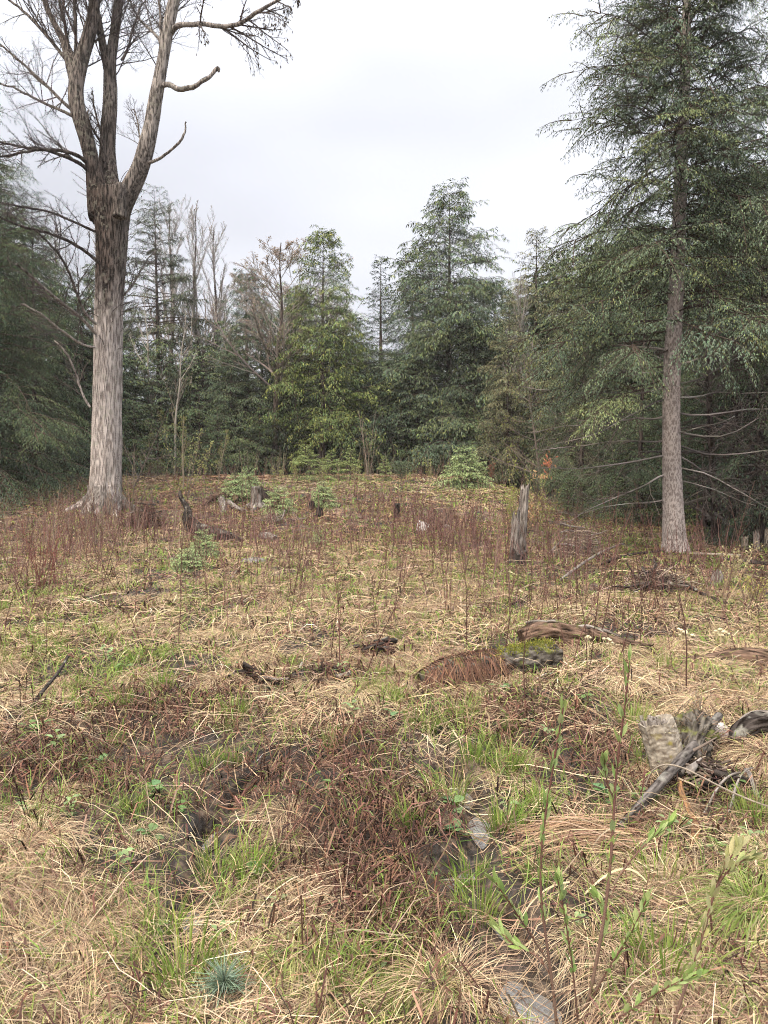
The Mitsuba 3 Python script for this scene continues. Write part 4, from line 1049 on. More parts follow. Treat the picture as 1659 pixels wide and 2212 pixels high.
# tussock mounds as ground cover
x, y = scatter(1900, 1.85, 14, .85)
pr = np.clip(1 - 1.0 * field(x, y, MUD) - .75 * field(x, y, FERN), 0, 1) * (np.minimum(seg_dist(x, y, CH[0]), seg_dist(x, y, CH[1])) > .24) * (1 - woodfloor(x, y)) * sm(.36, .56, meshkit.fbm(np.stack([x / .9, y / .9, x * 0], -1), 2, 61))
x, y = keep_if(x, y, pr)
fl = flow(x, y)
for i in range(len(x)):
    if channel(x[i], y[i]) < .25:
        instance(f'dry_sedge_mounds__{i + 1:03d}', f'model_tussock_{_g.integers(5)}', (x[i], y[i], H(x[i], y[i]) - .01), _g.uniform(.30, .66), math.degrees(fl[i]) + _g.normal(0, 30))
tag('dry_sedge_mounds', 'tan dead sedge welling up in low mounds and falling outwards', kind='stuff')

# green tufts one can count
n_t = 0


def green_tuft(u, v, s, label=None, grp=None):
    global n_t
    p = G(u, v)
    key = nm('grass_tuft')
    instance(key, grp or f'model_tuft_{n_t % 4}', (p[0], p[1], p[2] - .01), s * .8, 67 * n_t % 360)
    n_t += 1
    tag(key, label or 'small bright green grass tuft growing up through dead grass', 'grass tuft', None if label else 'small green grass tufts in the meadow')


for u, v, s, lab in [(505, 1648, 1.0, 'dense bright green tuft alone in straw left of the middle'), (1095, 1665, 1.35, 'tallest bright green tuft right of the rivulet head'), (1025, 1655, 1.1, 'green tuft left of the tallest bright tuft'),
                     (1000, 1560, 1.1, 'green tuft below the mossy log end'), (545, 1880, 1.25, 'bright green tuft rising out of pale arching straw'), (350, 1985, 1.05, 'green tuft beside the small left rivulet'), (400, 2095, 1.35, 'broad yellow green tuft at the near end of the left rivulet'),
                     (470, 1860, 1.0, 'slim dark green tuft between the left rivulet pools'), (1090, 1780, 1.5, 'large yellow green tuft right of the rivulet above the bundled straw'), (1170, 1740, 1.1, 'upright green tuft behind the budding shrub stem'),
                     (885, 1800, 1.0, 'slim green tuft left of the rivulet bend'), (970, 1700, 1.2, 'green tuft overhanging the rivulet'), (1020, 1880, 1.2, 'green tuft beside the lower rivulet bend'), (1035, 1985, 1.2, 'green tuft left of the bright pool'),
                     (1440, 2100, 1.5, 'large fresh green tuft between the budding shrub and the right edge'), (1420, 1890, 1.1, 'green tuft below the orange stained stick'), (265, 1535, 1.3, 'broad green tuft on the left in dark litter'), (165, 1490, 1.1, 'green tuft at the tip of the leaning black stick'),
                     (345, 1490, 1.3, 'green tuft in the left patch of fresh growth'), (1365, 1560, 1.2, 'green tuft behind the birch stump'), (840, 1525, 1.1, 'pale green tuft at the edge of the dark mud'), (920, 1575, 1.1, 'green tuft below the fallen mossy log'),
                     (505, 1545, 1.2, 'green tuft below the dark root hole'), (1640, 1775, 1.1, 'green tuft at the right edge under the sticks')]:
    green_tuft(u, v, s, lab)
green_tuft(1640, 1990, .72, 'big arching green sedge clump at the right edge', 'model_sedge_green')
green_tuft(640, 2085, .55, 'pale yellow green sedge clump spreading low in front', 'model_sedge_pale')
green_tuft(800, 2170, .6, 'pale sedge clump at the bottom edge beside the pine seedling', 'model_sedge_pale')
green_tuft(690, 2120, .5, 'pale yellow green sedge clump behind the bottom edge, right of the pine seedling', 'model_sedge_pale')
green_tuft(930, 2150, .45, 'small pale sedge clump left of the bright pool', 'model_sedge_pale')
green_tuft(560, 1930, .5, 'pale arching straw clump with a green middle', 'model_sedge_pale')
for i in range(420):
    y = 1.9 + 10 * _g.random() ** 1.4; x = _g.uniform(-.52, .52) * y
    if channel(x, y) > .2 or pool(x, y) or _g.random() > .25 + field(np.array(x), np.array(y), GREEN) or woodfloor(x, y) > .3:
        continue
    key = nm('grass_tuft')
    instance(key, f'model_tuft_{_g.integers(4)}', (x, y, H(x, y) - .01), _g.uniform(.42, .85), _g.uniform(0, 360))
    tag(key, 'small bright green grass tuft growing up through dead grass', 'grass tuft', 'small green grass tufts in the meadow')

# ------------------------------------------------------------------ thickets of thin red brown stems
def stem_group(seed, hgt, r0, nbr, cols, spread=.5, lean=.16, budn=0):
    r = np.random.default_rng(seed)
    d = unit(np.array([[r.normal(0, lean), r.normal(0, lean), 1.0]]))
    C = grow(r, np.array([[0, 0, -.03]]), d, np.array([hgt]), 7, .1, .35)
    R = r0 * np.linspace(1, .35, 7)[None]
    mb = MB()
    v, f = tubes(C, R, 4); mb.put(v, f, cols)
    if nbr:
        B, b = spawn(r, C, R, nbr, .35, .97, .35, spread, 4, .6, .25, .3, rmin=r0 * .4)
        v, f = tubes(B, b, 3); mb.put(v, f, np.asarray(cols) * 1.1)
    return mb


for k in range(6):
    scene[f'model_stem_{k}'] = {'type': 'shapegroup', 'stem': stem_group(600 + k, .75 + .14 * k, .0050, (0, 4, 7, 3, 9, 5)[k], ((.10, .055, .048), (.13, .07, .06), (.085, .05, .042))[k % 3]).shape('mat_wood')}


def thicket(key, label, n, y0, y1, prob, hgt, cols, rk=.00036, per=3):
    x, y = scatter(n, y0, y1, 1.0, .58); x, y = keep_if(x, y, prob(x, y)); n = len(x)
    base = np.stack([x, y, H(x, y) - .02], -1)
    d = unit(np.stack([_g.normal(0, .2, n), _g.normal(0, .2, n), np.ones(n)], -1))
    ln = hgt * _g.uniform(.45, 1.25, n)
    C = grow(_g, base, d, ln, 4, .05, .3)
    R = np.maximum(.0022, rk * y)[:, None] * np.linspace(1, .45, 4)[None]
    cc = vary(_g, pick(_g, cols, np.ones(len(cols)), n), n, .22, .06)
    mb = MB()
    v, f = tubes(C, R, 3); mb.put(v, f, rep(cc, 12))
    if per:
        B, b = spawn(_g, C, R, per, .35, .95, .4, .55, 3, .7, .3, .3, rmin=.0016)
        v, f = tubes(B, b, 3); mb.put(v, f, rep(vary(_g, pick(_g, cols, np.ones(len(cols)), len(B)), len(B), .2, .06), 9))
    mb.add(key, 'mat_wood'); tag(key, label, kind='stuff')


MAUVE = [(.16, .092, .085), (.115, .066, .06), (.22, .145, .125)]
STEMS = [(patch(*p[:4]), p[4]) for p in [(800, 1160, 260, 70, 1.), (660, 1140, 110, 50, .8), (1000, 1200, 200, 60, .8), (130, 1180, 260, 80, .9), (1350, 1290, 260, 70, .8), (900, 1110, 200, 40, .7), (1230, 1220, 120, 50, .7)]]
thicket('meadow_stems', 'thicket of thin leafless red brown stems over the middle of the meadow', 17000, 7.5, 27, lambda x, y: np.clip(.16 + .5 * field(x, y, STEMS), 0, 1) * (.25 + 1.1 * sm(.4, .62, meshkit.fbm(np.stack([x / 1.3, y / 2, x * 0], -1), 2, 131))) * (1 - woodfloor(x, y)), .62, MAUVE)
LEFT = [(patch(*p[:4]), p[4]) for p in [(100, 1200, 210, 70, 1.), (300, 1225, 90, 35, .5), (220, 1130, 120, 30, .6)]]
thicket('meadow_stems_tall', 'taller thicket of grey brown stems in front of the big maple', 2500, 9, 20, lambda x, y: np.clip(field(x, y, LEFT), 0, 1), .95, [(.16, .12, .10), (.13, .075, .065), (.20, .17, .12)], per=4)
thicket('forest_edge_stems', 'low leafless stems along the foot of the forest', 2600, 22, 36, lambda x, y: sm(26, 30, y) * .6 + .05, 1.0, [(.16, .13, .10), (.22, .2, .14), (.12, .1, .085)], .0003, 4)
thicket('short_stems', 'short dead brown stalks standing in the near grass', 1500, 2.2, 9, lambda x, y: np.clip(.12 + field(x, y, FERN) * .8 - channel(x, y), 0, 1), .17, [(.07, .04, .034), (.11, .06, .05), (.2, .13, .09)], .0004, 0)
for i in range(430):
    y = _g.uniform(4.8, 15); x = _g.uniform(-.53, .53) * y
    if _g.random() > .4 + field(np.array(x), np.array(y), STEMS) or (x < -.1 * y and y < 6):
        continue
    key = nm('meadow_twig')
    instance(key, f'model_stem_{_g.integers(6)}', (x, y, H(x, y)), _g.uniform(.6, 1.1), _g.uniform(0, 360), _g.uniform(-22, 22))
    tag(key, 'slender red brown bare stem standing in the flattened meadow grass', 'stem', 'bare stems standing in the meadow')


# dark fertile fern stalks
def fern_stalk(seed):
    r = np.random.default_rng(seed); hgt = r.uniform(.10, .24)
    d = unit(np.array([[r.normal(0, .15), r.normal(0, .15), 1.0]]))
    C = grow(r, np.array([[0, 0, -.02]]), d, np.array([hgt]), 6, 0, .25)
    v, f = tubes(C, np.full((1, 6), .0020), 4)
    mb = MB().put(v, f, (.06, .038, .03))
    q = 34; t = r.uniform(.5, 1, q) * 4.99; i = t.astype(int); fr = (t - i)[:, None]
    p = C[0, i] * (1 - fr) + C[0, np.minimum(i + 1, 5)] * fr
    dd_ = unit(r.normal(0, 1, (q, 3)) + [0, 0, 1.2])
    for w in (0, 1):
        sv = unit(np.cross(dd_, r.normal(size=(q, 3))))
        v, f = rhombs(p - dd_ * .004, dd_, sv, r.uniform(.008, .017, q), np.full(q, .005), 0, .55)
        mb.put(v, f, rep(vary(r, (.05, .03, .024), q, .2, .05), 4))
    return mb


for k in range(5):
    scene[f'model_fern_stalk_{k}'] = {'type': 'shapegroup', 'stalk': fern_stalk(700 + k).shape('mat_wood')}
FS = [(190, 1455), (182, 1470), (95, 1475), (45, 1520), (75, 1530), (80, 1540), (45, 1545), (175, 1600), (205, 1605), (880, 1690), (895, 1680), (570, 1690), (580, 1710), (560, 1660), (625, 1650), (630, 1850), (660, 1850), (650, 1870), (690, 1860), (780, 1830), (800, 1820), (815, 1790), (830, 1850), (850, 1870),
      (870, 1840), (60, 1690), (90, 1800), (65, 1790), (185, 1870), (200, 1640), (740, 1890), (760, 1930), (600, 1880), (720, 1560), (715, 1530), (430, 1490), (455, 1580), (1040, 1330), (640, 1470), (810, 1560), (825, 1555), (900, 1760), (620, 1930), (840, 1950), (860, 2000), (960, 1640), (1240, 1560), (30, 1600)]
for i, (u, v) in enumerate(FS):
    for q in range(1 + i % 2):
        p = G(u + q * 9, v + 4 * q)
        key = nm('fern_stalk')
        instance(key, f'model_fern_stalk_{_g.integers(5)}', p, _g.uniform(.7, 1.15), _g.uniform(0, 360), _g.uniform(-12, 12))
        tag(key, 'short black brown dead fern stalk with a beaded spike standing upright', 'fern stalk', 'dead upright fern stalks in the near meadow')

# ------------------------------------------------------------------ stumps, logs, sticks
_o = np.random.default_rng(44)


GRAIN = {'mat_grey_wood': ((.33, .30, .275), (.055, .045, .038), 7, 7.0, (.13, .14, .06), .0), 'mat_black_wood': ((.072, .062, .057), (.010, .008, .007), 7, 12.0, (.20, .195, .17), .05),
         'mat_rot': ((.20, .135, .10), (.020, .015, .012), 7, 10.0, (.10, .095, .045), .05), 'mat_mossy': ((.165, .15, .13), (.03, .025, .021), 7, 16, (.14, .15, .05), .3), 'mat_pale_wood': ((.43, .375, .31), (.14, .115, .09), 7, 6),
         'mat_dark_grey': ((.17, .155, .145), (.026, .022, .02), 7, 12.0, (.22, .215, .19), .05), 'mat_birch': ((.39, .355, .295), (.15, .125, .10), 3.2, 70, (.27, .235, .07), .28), 'mat_orange_stick': ((.36, .20, .10), (.08, .06, .045), 6, 16)}


def gpts(rows, lift=0.6):
    """(u, v, radius in metres, extra height) on the ground -> points and radii"""
    P, R = [], []
    for u, v, r, dz in rows:
        g = G(u, v); g[2] += r * lift + dz
        P.append(g); R.append(r)
    return np.array(P), np.array(R)


def piece(key, P, R, mat, rings=60, sides=24, amp=.12, freq=(14, 5), seed=1, rag=0.0, label=None, cat=None):
    key = nm(key)
    if mat in GRAIN:
        k = 2.6 if P[:, 1].mean() < 8.5 and R.max() > .03 else 1.3
        v, f, c = trunk(P, R, int(rings * 1.5), int(sides * k), amp, (freq[0] * k * .8, freq[1] * k * .8), seed, rag=rag, grain=GRAIN[mat])
        scene[key] = mikit.ply((v, f), 'mat_wood', smooth=True, color=c)
    else:
        scene[key] = mikit.ply(trunk(P, R, rings, sides, amp, freq, seed, rag=rag), mat, smooth=55)
    if label:
        tag(key, label, cat)
    return key


def thing(base, label, cat):
    key = nm(base); tag(key, label, cat); return key


def upright(u, v, D, hu, ru, lean=0.0, sink=.08):
    """an upright trunk piece: foot at u, v; height and radius in the photograph's measure"""
    g = G(u, v); D = g[1]; s = D / 1659
    top = g + np.array([lean * s, 0, hu * s])
    P = np.array([g - [0, 0, sink], g + (top - g) * .25, g + (top - g) * .6, top])
    return P, np.array([ru * 1.45, ru * 1.08, ru * .98, ru * .9]) * s, s


# the splintered snag
k = thing('splintered_snag', 'tall splintered grey snag right of the middle, split into a high and a low slab', 'snag')
P, R, s = upright(1124, 1208, 0, 170, 9.5, 9)
piece(k + '__trunk', P, R, 'mat_grey_wood', 90, 26, .30, (20, 1.2), 2, .16)
P, R, _ = upright(1110, 1212, 0, 125, 8.5, 3); P[:, 1] -= .03
piece(k + '__slab', P, R, 'mat_grey_wood', 70, 22, .32, (18, 1.2), 7, .42)
P, R, _ = upright(1117, 1222, 0, 40, 17, 4)
piece(k + '__root_collar', P, R, 'mat_black_wood', 40, 24, .35, (10, 4), 9, .5)
# the grey stump with a hollow dark side
k = thing('broken_stump', 'weathered grey stump with a dark hollow side beside two bright hemlock bushes', 'stump')
P, R, s = upright(553, 1098, 0, 52, 11, 1)
piece(k + '__trunk', P, R * [1.5, 1.05, 1, 1], 'mat_grey_wood', 50, 26, .22, (16, 1.4), 4, .22)
P, R, _ = upright(569, 1090, 0, 46, 11, 2); P[:, 1] += .12
piece(k + '__bark_slab', P, R, 'mat_black_wood', 40, 22, .3, (12, 3), 6, .4)
for a, b in (((545, 1094), (520, 1100)), ((562, 1096), (590, 1102)), ((552, 1098), (545, 1112))):
    P, R = gpts([(a[0], a[1], .07, .05), ((a[0] + b[0]) / 2, (a[1] + b[1]) / 2, .05, .0), (b[0], b[1], .025, -.03)])
    piece(k + '__root', P, R, 'mat_grey_wood', 24, 12, .2, (6, 5), 3)
k = thing('root_stump', 'low grey broken root stump with pale snapped ends left of the hemlock bushes', 'stump')
for j, rows in enumerate(([(440, 1098, .05, .02), (458, 1092, .09, .12), (480, 1090, .10, .16), (500, 1100, .05, .06)], [(495, 1098, .06, .1), (512, 1104, .06, .05), (535, 1108, .045, .02)], [(478, 1092, .09, .1), (482, 1108, .08, .0), (478, 1116, .03, -.03)])):
    P, R = gpts(rows); piece(k + ('__trunk', '__root', '__root')[j], P, R, ('mat_rot', 'mat_grey_wood', 'mat_grey_wood')[j], 40, 18, .28, (9, 6), 11 + j, .2)
P, R, s = upright(857, 1122, 0, 34, 6, 1)
piece('post_stump', P, R, 'mat_black_wood', 40, 22, .16, (14, 3), 13, .16, 'small dark post-like stump standing below the spruce sapling', 'stump')
P, R, s = upright(690, 1120, 0, 30, 7, 0)
piece('post_stump', P, R, 'mat_black_wood', 40, 22, .2, (14, 3), 15, .3, 'dark little stump half hidden in red stems right of the round hemlock bush', 'stump')
P, R, s = upright(672, 1105, 0, 22, 8, 0)
piece('post_stump', P, R, 'mat_black_wood', 40, 22, .2, (14, 3), 16, .3, 'low black stump behind the red stems, below the dull hemlock seedling', 'stump')
k = thing('curved_stump', 'curved grey stump bending up to the right behind the white board', 'stump')
P, R = gpts([(925, 1150, .035, -.02), (942, 1144, .05, .02), (955, 1140, .085, .08), (964, 1136, .095, .22), (970, 1134, .085, .38)])
piece(k + '__trunk', P, R, 'mat_rot', 50, 22, .2, (12, 3), 17, .12)
P, R = gpts([(962, 1142, .08, .0), (976, 1148, .06, -.02), (985, 1153, .03, -.04)])
piece(k + '__root', P, R, 'mat_grey_wood', 24, 14, .2, (8, 4), 18)
g = G(913, 1150)
b = trimesh.creation.box([.26, .022, .25]); b.apply_transform(trimesh.transformations.rotation_matrix(.28, [0, 1, 0]) @ trimesh.transformations.rotation_matrix(-.35, [1, 0, 0]) @ trimesh.transformations.rotation_matrix(.2, [0, 0, 1])); b.apply_translation(g + [0, 0, .10])
scene['white_board'] = MB().put(b.vertices, b.faces, (.74, .74, .74)).shape('mat_wood')
tag('white_board', 'small square white board stuck aslant in the red stems', 'board')
# the fallen black branch
k = thing('fallen_branch', 'black fallen branch curving down from a thin raised tip into a thick charred butt', 'branch')
g0 = G(430, 1165); D0 = g0[1]
P = np.array([W(389, 1063, D0 + .3), W(395, 1082, D0 + .2), W(405, 1100, D0 + .15), (W(409, 1118, D0)), W(420, 1134, D0), W(437, 1147, D0 - .05), W(460, 1153, D0 - .15), W(490, 1160, D0 - .3), W(515, 1167, D0 - .35), W(535, 1172, D0 - .4)])
piece(k + '__trunk', P, np.array([3.5, 5, 7, 9, 12, 15, 15, 12, 8, 4]) * D0 / 1659, 'mat_black_wood', 120, 22, .26, (10, 5), 21, .1)
P = np.array([W(404, 1100, D0 + .2), W(401, 1118, D0 + .15), W(403, 1135, D0 + .1), W(415, 1150, D0)])
piece(k + '__limb', P, np.array([4, 7, 7, 4]) * D0 / 1659, 'mat_black_wood', 40, 14, .25, (8, 5), 22)
P = np.array([W(440, 1150, D0), W(432, 1165, D0 - .1), W(428, 1180, D0 - .15)])
piece(k + '__limb', P, np.array([9, 6, 4]) * D0 / 1659, 'mat_grey_wood', 30, 14, .25, (8, 5), 23)
P = np.array([W(500, 1160, D0 - .3), W(505, 1178, D0 - .4), W(490, 1192, D0 - .5)])
piece(k + '__limb', P, np.array([7, 6, 3]) * D0 / 1659, 'mat_black_wood', 30, 14, .25, (8, 5), 24)
P, R = gpts([(563, 1164, .08, .02), (580, 1166, .085, .02), (596, 1170, .075, .0)])
piece('log_chunk', P, R, 'mat_grey_wood', 40, 20, .2, (10, 6), 25, .1, 'short grey log chunk at the thin end of the fallen black branch', 'log')
P, R = gpts([(82, 1028, .09, .05), (120, 1028, .1, .05), (170, 1030, .09, .05)])
piece('fallen_log', P, R, 'mat_grey_wood', 50, 18, .1, (8, 3), 26, .05, 'pale fallen log lying at the foot of the left hemlocks', 'log')
P, R = gpts([(105, 1018, .04, .3), (130, 1024, .045, .2), (150, 1030, .05, .05)])
piece('fallen_log', P, R, 'mat_grey_wood', 40, 14, .1, (8, 3), 27, .05, 'thin pale pole resting on the fallen log at the left wood', 'log')


def stone(u, v, size, col, label, sq=(1.2, .9, .6)):
    m = trimesh.creation.icosphere(4, 1.0)
    n = m.vertices * (1 + .5 * (meshkit.fbm(m.vertices * 1.4 + u, 3, int(u)) - .5))[:, None]
    g = G(u, v); n = n * np.array(sq) * size + g + [0, 0, size * .25]
    key = nm('stone'); c = np.array(col)[None] * (.7 + .6 * meshkit.fbm(n * 30, 3, 3))[:, None]
    scene[key] = mikit.ply((n, m.faces), 'mat_wood', smooth=True, color=c); tag(key, label, 'stone')


stone(548, 1224, .15, (.20, .19, .185), 'pale grey stone lying in the meadow below the fallen black branch', (1.3, 1, .45))
stone(1018, 1552, .03, (.55, .44, .38), 'tiny pinkish stone below the mossy log')
stone(1534, 1585, .085, (.45, .42, .41), 'whitish stone right of the birch stump', (1.3, 1, .7))
stone(1563, 1600, .06, (.30, .25, .24), 'dark rounded stone beside the whitish stone')
# rotten logs
k = thing('rotten_log', 'long rotten brown log crumbling into the grass, behind the mossy log', 'log')
P, R = gpts([(1128, 1400, .085, .0), (1180, 1400, .095, .02), (1240, 1401, .09, .02), (1290, 1402, .06, -.01)])
piece(k + '__trunk', P, R, 'mat_rot', 90, 26, .26, (8, 3.5), 30, .12)
P, R = gpts([(1270, 1402, .075, .02), (1330, 1408, .06, .02), (1420, 1415, .055, .0)])
piece(k + '__broken_end', P, R, 'mat_rot', 70, 22, .25, (8, 4), 31, .2)
for j in range(5):
    u = 1135 + j * 34; P, R = gpts([(u, 1390 + j % 2, .014, .15 - .01 * j), (u + 30, 1391, .018, .165 - .012 * j), (u + 66, 1394, .008, .14 - .012 * j)], 0)
    piece(k + '__splinter', P, R, 'mat_grey_wood', 20, 8, .2, (4, 5), 32 + j)
P, R = gpts([(1440, 1424, .05, -.03), (1530, 1434, .07, -.03), (1600, 1442, .08, -.02), (1680, 1450, .09, -.02)])
piece('fallen_log', P, R, 'mat_rot', 80, 20, .16, (8, 4), 38, .1, 'brown log sunk in dead grass at the right edge', 'log')
k = thing('mossy_log', 'fallen log with yellow green moss on its raised right end', 'log')
P, R = gpts([(915, 1496, .06, .01), (960, 1490, .10, .03), (1030, 1478, .115, .03), (1110, 1462, .115, .02), (1170, 1450, .115, .03), (1208, 1446, .10, .03)])
piece(k + '__trunk', P, R, 'mat_mossy', 110, 28, .17, (8, 4), 40, .06)
# moss cushions on its back, and the matted red brown grass that covers the low end
C, RR = smooth_line(P, R, 60)
n = 2600; i = _o.integers(24, 60, n); a = np.clip(_o.normal(1.57, .5, n), .3, 2.9)
t = unit(np.gradient(C, axis=0)); sd = unit(np.cross(t, [0, 0, 1.0]))
p = C[i] + (np.cos(a) * RR[i])[:, None] * sd[i] + (np.sin(a) * RR[i] * 1.04)[:, None] * [0, 0, 1] + _o.normal(0, .012, (n, 3))
k2 = meshkit.fbm(p * 9, 2, 5) > .47; p = p[k2]; n = len(p)
d = unit(_o.normal(0, .6, (n, 3)) + [0, 0, 1.0]); v, f = rhombs(p, d, unit(np.cross(d, _o.normal(size=(n, 3)))), _o.uniform(.012, .028, n), np.full(n, .008))
MB().put(v, f, rep(vary(_o, pick(_o, [(.24, .25, .05), (.32, .30, .08), (.15, .18, .05)], [.4, .35, .25], n), n, .2, .05), 4)).add(k + '__moss', 'mat_leaf'); tag(k + '__moss', 'yellow green moss', kind='stuff')
n = 900; i = _o.integers(0, 30, n); a = _o.uniform(.2, 2.9, n)
p = C[i] + (np.cos(a) * RR[i] * 1.05)[:, None] * sd[i] + (np.sin(a) * RR[i] * 1.06)[:, None] * [0, 0, 1]
q = p + sd[i] * (np.sign(np.cos(a)) * .10)[:, None] + t[i] * _o.normal(0, .08, (n, 1)); q[:, 2] = np.maximum(q[:, 2] - .12, H(q[:, 0], q[:, 1]) + .005)
PP = np.stack([p - sd[i] * (np.sign(np.cos(a)) * .05)[:, None] + [0, 0, .01], p + [0, 0, .01], q], 1)
v, f = ribbons(PP, .006 * _o.uniform(.6, 1.4, n)[:, None] * np.array([.7, 1, .3])[None], unit(t[i] + _o.normal(0, .2, (n, 3))))
MB().put(v, f, rep(vary(_o, pick(_o, [(.15, .085, .06), (.09, .055, .042), (.26, .16, .10)], [.5, .3, .2], n), n, .2, .05), 6)).add(k + '__matted_grass', 'mat_wood'); tag(k + '__matted_grass', 'dark red brown matted grass', kind='stuff')

# the peeling birch stump
k = thing('birch_stump', 'leaning birch stump with peeling banded bark and a grey cut top', 'stump')
g = G(1452, 1668); s = g[1] / 1659
ax = np.array([-34 * s, .05, 128 * s])
P = np.array([g - ax * .12, g + ax * .2, g + ax * .6, g + ax])
piece(k + '__trunk', P, np.array([41, 40, 38, 37]) * s, 'mat_birch', 110, 46, .12, (4.5, 5), 50, .09)
d = unit(ax[None])[0]
lay = np.array([[1.0, 0, .28]]); lay = unit(lay - d * (lay @ d)[:, None])[0]; oth = np.cross(d, lay)
for j in range(22):   # the weathered grain of the cut: splinters of unequal height
    a0, r0 = _o.uniform(0, 6.3), 33 * s * math.sqrt(_o.random())
    c = g + ax * .93 + lay * r0 * math.cos(a0) + oth * r0 * math.sin(a0)
    pts = np.array([c - d * .06, c - d * .02, c + d * (_o.uniform(.002, .016) + .022 * math.cos(a0 - 2.6) * r0 / (33 * s)) + lay * _o.normal(0, .003)])
    piece(k + '__wood_splinter', pts, np.array([6.5, 6, 3.5]) * s * _o.uniform(.7, 1.2), 'mat_grey_wood', 8, 7, .3, (3, 20), 60 + j)
for j in range(16):
    a0 = _o.uniform(0, 6.3); hh = _o.uniform(.1, .98); L = _o.uniform(.25, .9)
    an = a0 + np.linspace(0, L, 9); rr = (38.5 + np.linspace(0, 1, 9) ** 2 * _o.uniform(3, 13)) * s
    c = g + ax * hh + rr[:, None] * (np.cos(an)[:, None] * lay + np.sin(an)[:, None] * oth) + d * (np.linspace(0, 1, 9) * _o.normal(0, .02))[:, None]
    v, f = ribbons(c[None], (_o.uniform(.004, .013) * _o.uniform(.5, 1.2, 9))[None], np.broadcast_to(d, (1, 9, 3)))
    key = nm(k + '__bark_strip'); MB().put(v, f, rep(vary(_o, (.25, .215, .165), 9, .35, .05), 2)).add(key, 'mat_wood', True)
k = thing('stump_root', 'shaggy dark root mass leaning against the birch stump', 'root')
P, R = gpts([(1490, 1660, .07, .02), (1498, 1640, .09, .05), (1500, 1622, .10, .08), (1494, 1612, .06, .15)])
piece(k + '__burl', P, R, 'mat_mossy', 70, 32, .4, (8, 9), 70)
mb = MB()
n = 420; p = P[_o.integers(0, 4, n)] + unit(_o.normal(size=(n, 3))) * .095; dd_ = unit(p - P.mean(0) + _o.normal(0, .06, (n, 3)))
C = grow(_o, p - dd_ * .03, dd_, _o.uniform(.05, .13, n), 4, -.5, .8); v, f = tubes(C, np.full((n, 4), .0022), 3)
mb.put(v, f, rep(vary(_o, (.16, .125, .09), n, .3, .05), 12)).add(k + '__rootlets', 'mat_wood'); tag(k + '__rootlets', kind='stuff')


def stick(key, rows, mat, label, cat='stick', amp=.14, sides=16, rings=70, lift=.6, twigs=0):
    P, R = gpts(rows, lift)
    seed = int(rows[0][0])
    if not twigs:
        return piece(key, P, R, mat, rings, sides, amp, (6, 7), seed, 0, label, cat)
    k = thing(key, label, cat)
    piece(k + '__shaft', P, R, mat, rings, sides, amp, (6, 7), seed)
    C, RR = smooth_line(P, R, 30)
    B, b = spawn(_o, C[None], RR[None], twigs, .3, .95, .25, .8, 5, .4, .1, .5, rmin=.003)
    for j in range(len(B)):
        v, f = tubes(B[j:j + 1], b[j:j + 1], 6); MB().put(v, f, (.16, .13, .11)).add(nm(k + '__twig'), 'mat_wood', True)
    return k


stick('grey_branch', [(1338, 1778, .017, .02), (1390, 1745, .022, .05), (1440, 1712, .026, .10), (1490, 1668, .027, .13), (1530, 1622, .026, .12), (1552, 1600, .021, .14)], 'mat_dark_grey', 'thick grey black branch slanting up to the right below the birch stump', 'branch', twigs=4)
stick('orange_stick', [(1468, 1706, .013, .05), (1482, 1735, .016, .03), (1498, 1768, .018, .02), (1503, 1800, .019, .01), (1500, 1835, .016, 0)], 'mat_orange_stick', 'stick with orange peeled bark lying beside the grey black branch')
stick('dark_log', [(1590, 1622, .04, .0), (1615, 1612, .06, .04), (1650, 1612, .065, .05), (1710, 1618, .06, .04)], 'mat_black_wood', 'dark rotten log end with a pale broken edge at the right border', 'log', .3, 22)
stick('pale_stick', [(1590, 1606, .010, .07), (1625, 1598, .012, .12), (1690, 1602, .012, .13)], 'mat_grey_wood', 'pale stick lying along the top of the dark rotten log end')
stick('pale_stick', [(1610, 1690, .010, .06), (1625, 1715, .012, .05), (1645, 1742, .013, .02), (1690, 1765, .012, .02)], 'mat_grey_wood', 'pale curved stick at the right border below the dark log end')
stick('pale_stick', [(1520, 1752, .004, .02), (1545, 1728, .006, .06), (1572, 1712, .007, .08), (1600, 1705, .005, .08)], 'mat_grey_wood', 'thin pale crooked stick right of the orange stick')
stick('pale_stick', [(1570, 1760, .004, .03), (1585, 1735, .006, .06), (1600, 1715, .005, .09), (1625, 1700, .004, .1)], 'mat_grey_wood', 'thin forked pale stick between the orange stick and the right border')
stick('pale_stick', [(1395, 1700, .003, .03), (1440, 1712, .004, .17), (1520, 1740, .004, .16), (1610, 1775, .004, .12), (1690, 1800, .003, .1)], 'mat_pale_wood', 'long thin pale dead stalk arching over the branches at the right')
stick('black_stick', [(58, 1548, .010, .0), (85, 1528, .013, .05), (115, 1500, .012, .12), (148, 1472, .010, .2)], 'mat_black_wood', 'black stick leaning up to the right out of the grass at the left')
stick('black_stick', [(795, 1410, .004, .0), (812, 1405, .012, .0), (825, 1400, .013, .02), (826, 1398, .011, .1)], 'mat_black_wood', 'short black root stub beside the dark hollow')
stick('fallen_pole', [(1210, 1265, .02, .02), (1280, 1225, .02, .1), (1345, 1195, .02, .12)], 'mat_grey_wood', 'thin grey pole lying in front of the brush pile')
stick('fallen_pole', [(1300, 1232, .02, .05), (1380, 1205, .025, .1), (1440, 1196, .02, .05)], 'mat_black_wood', 'dark pole lying left of the large bare trunk')
stick('fallen_pole', [(1490, 1205, .02, .03), (1560, 1208, .025, .03), (1600, 1207, .02, .03)], 'mat_pale_wood', 'pale broken pole on the brown soil right of the large trunk')
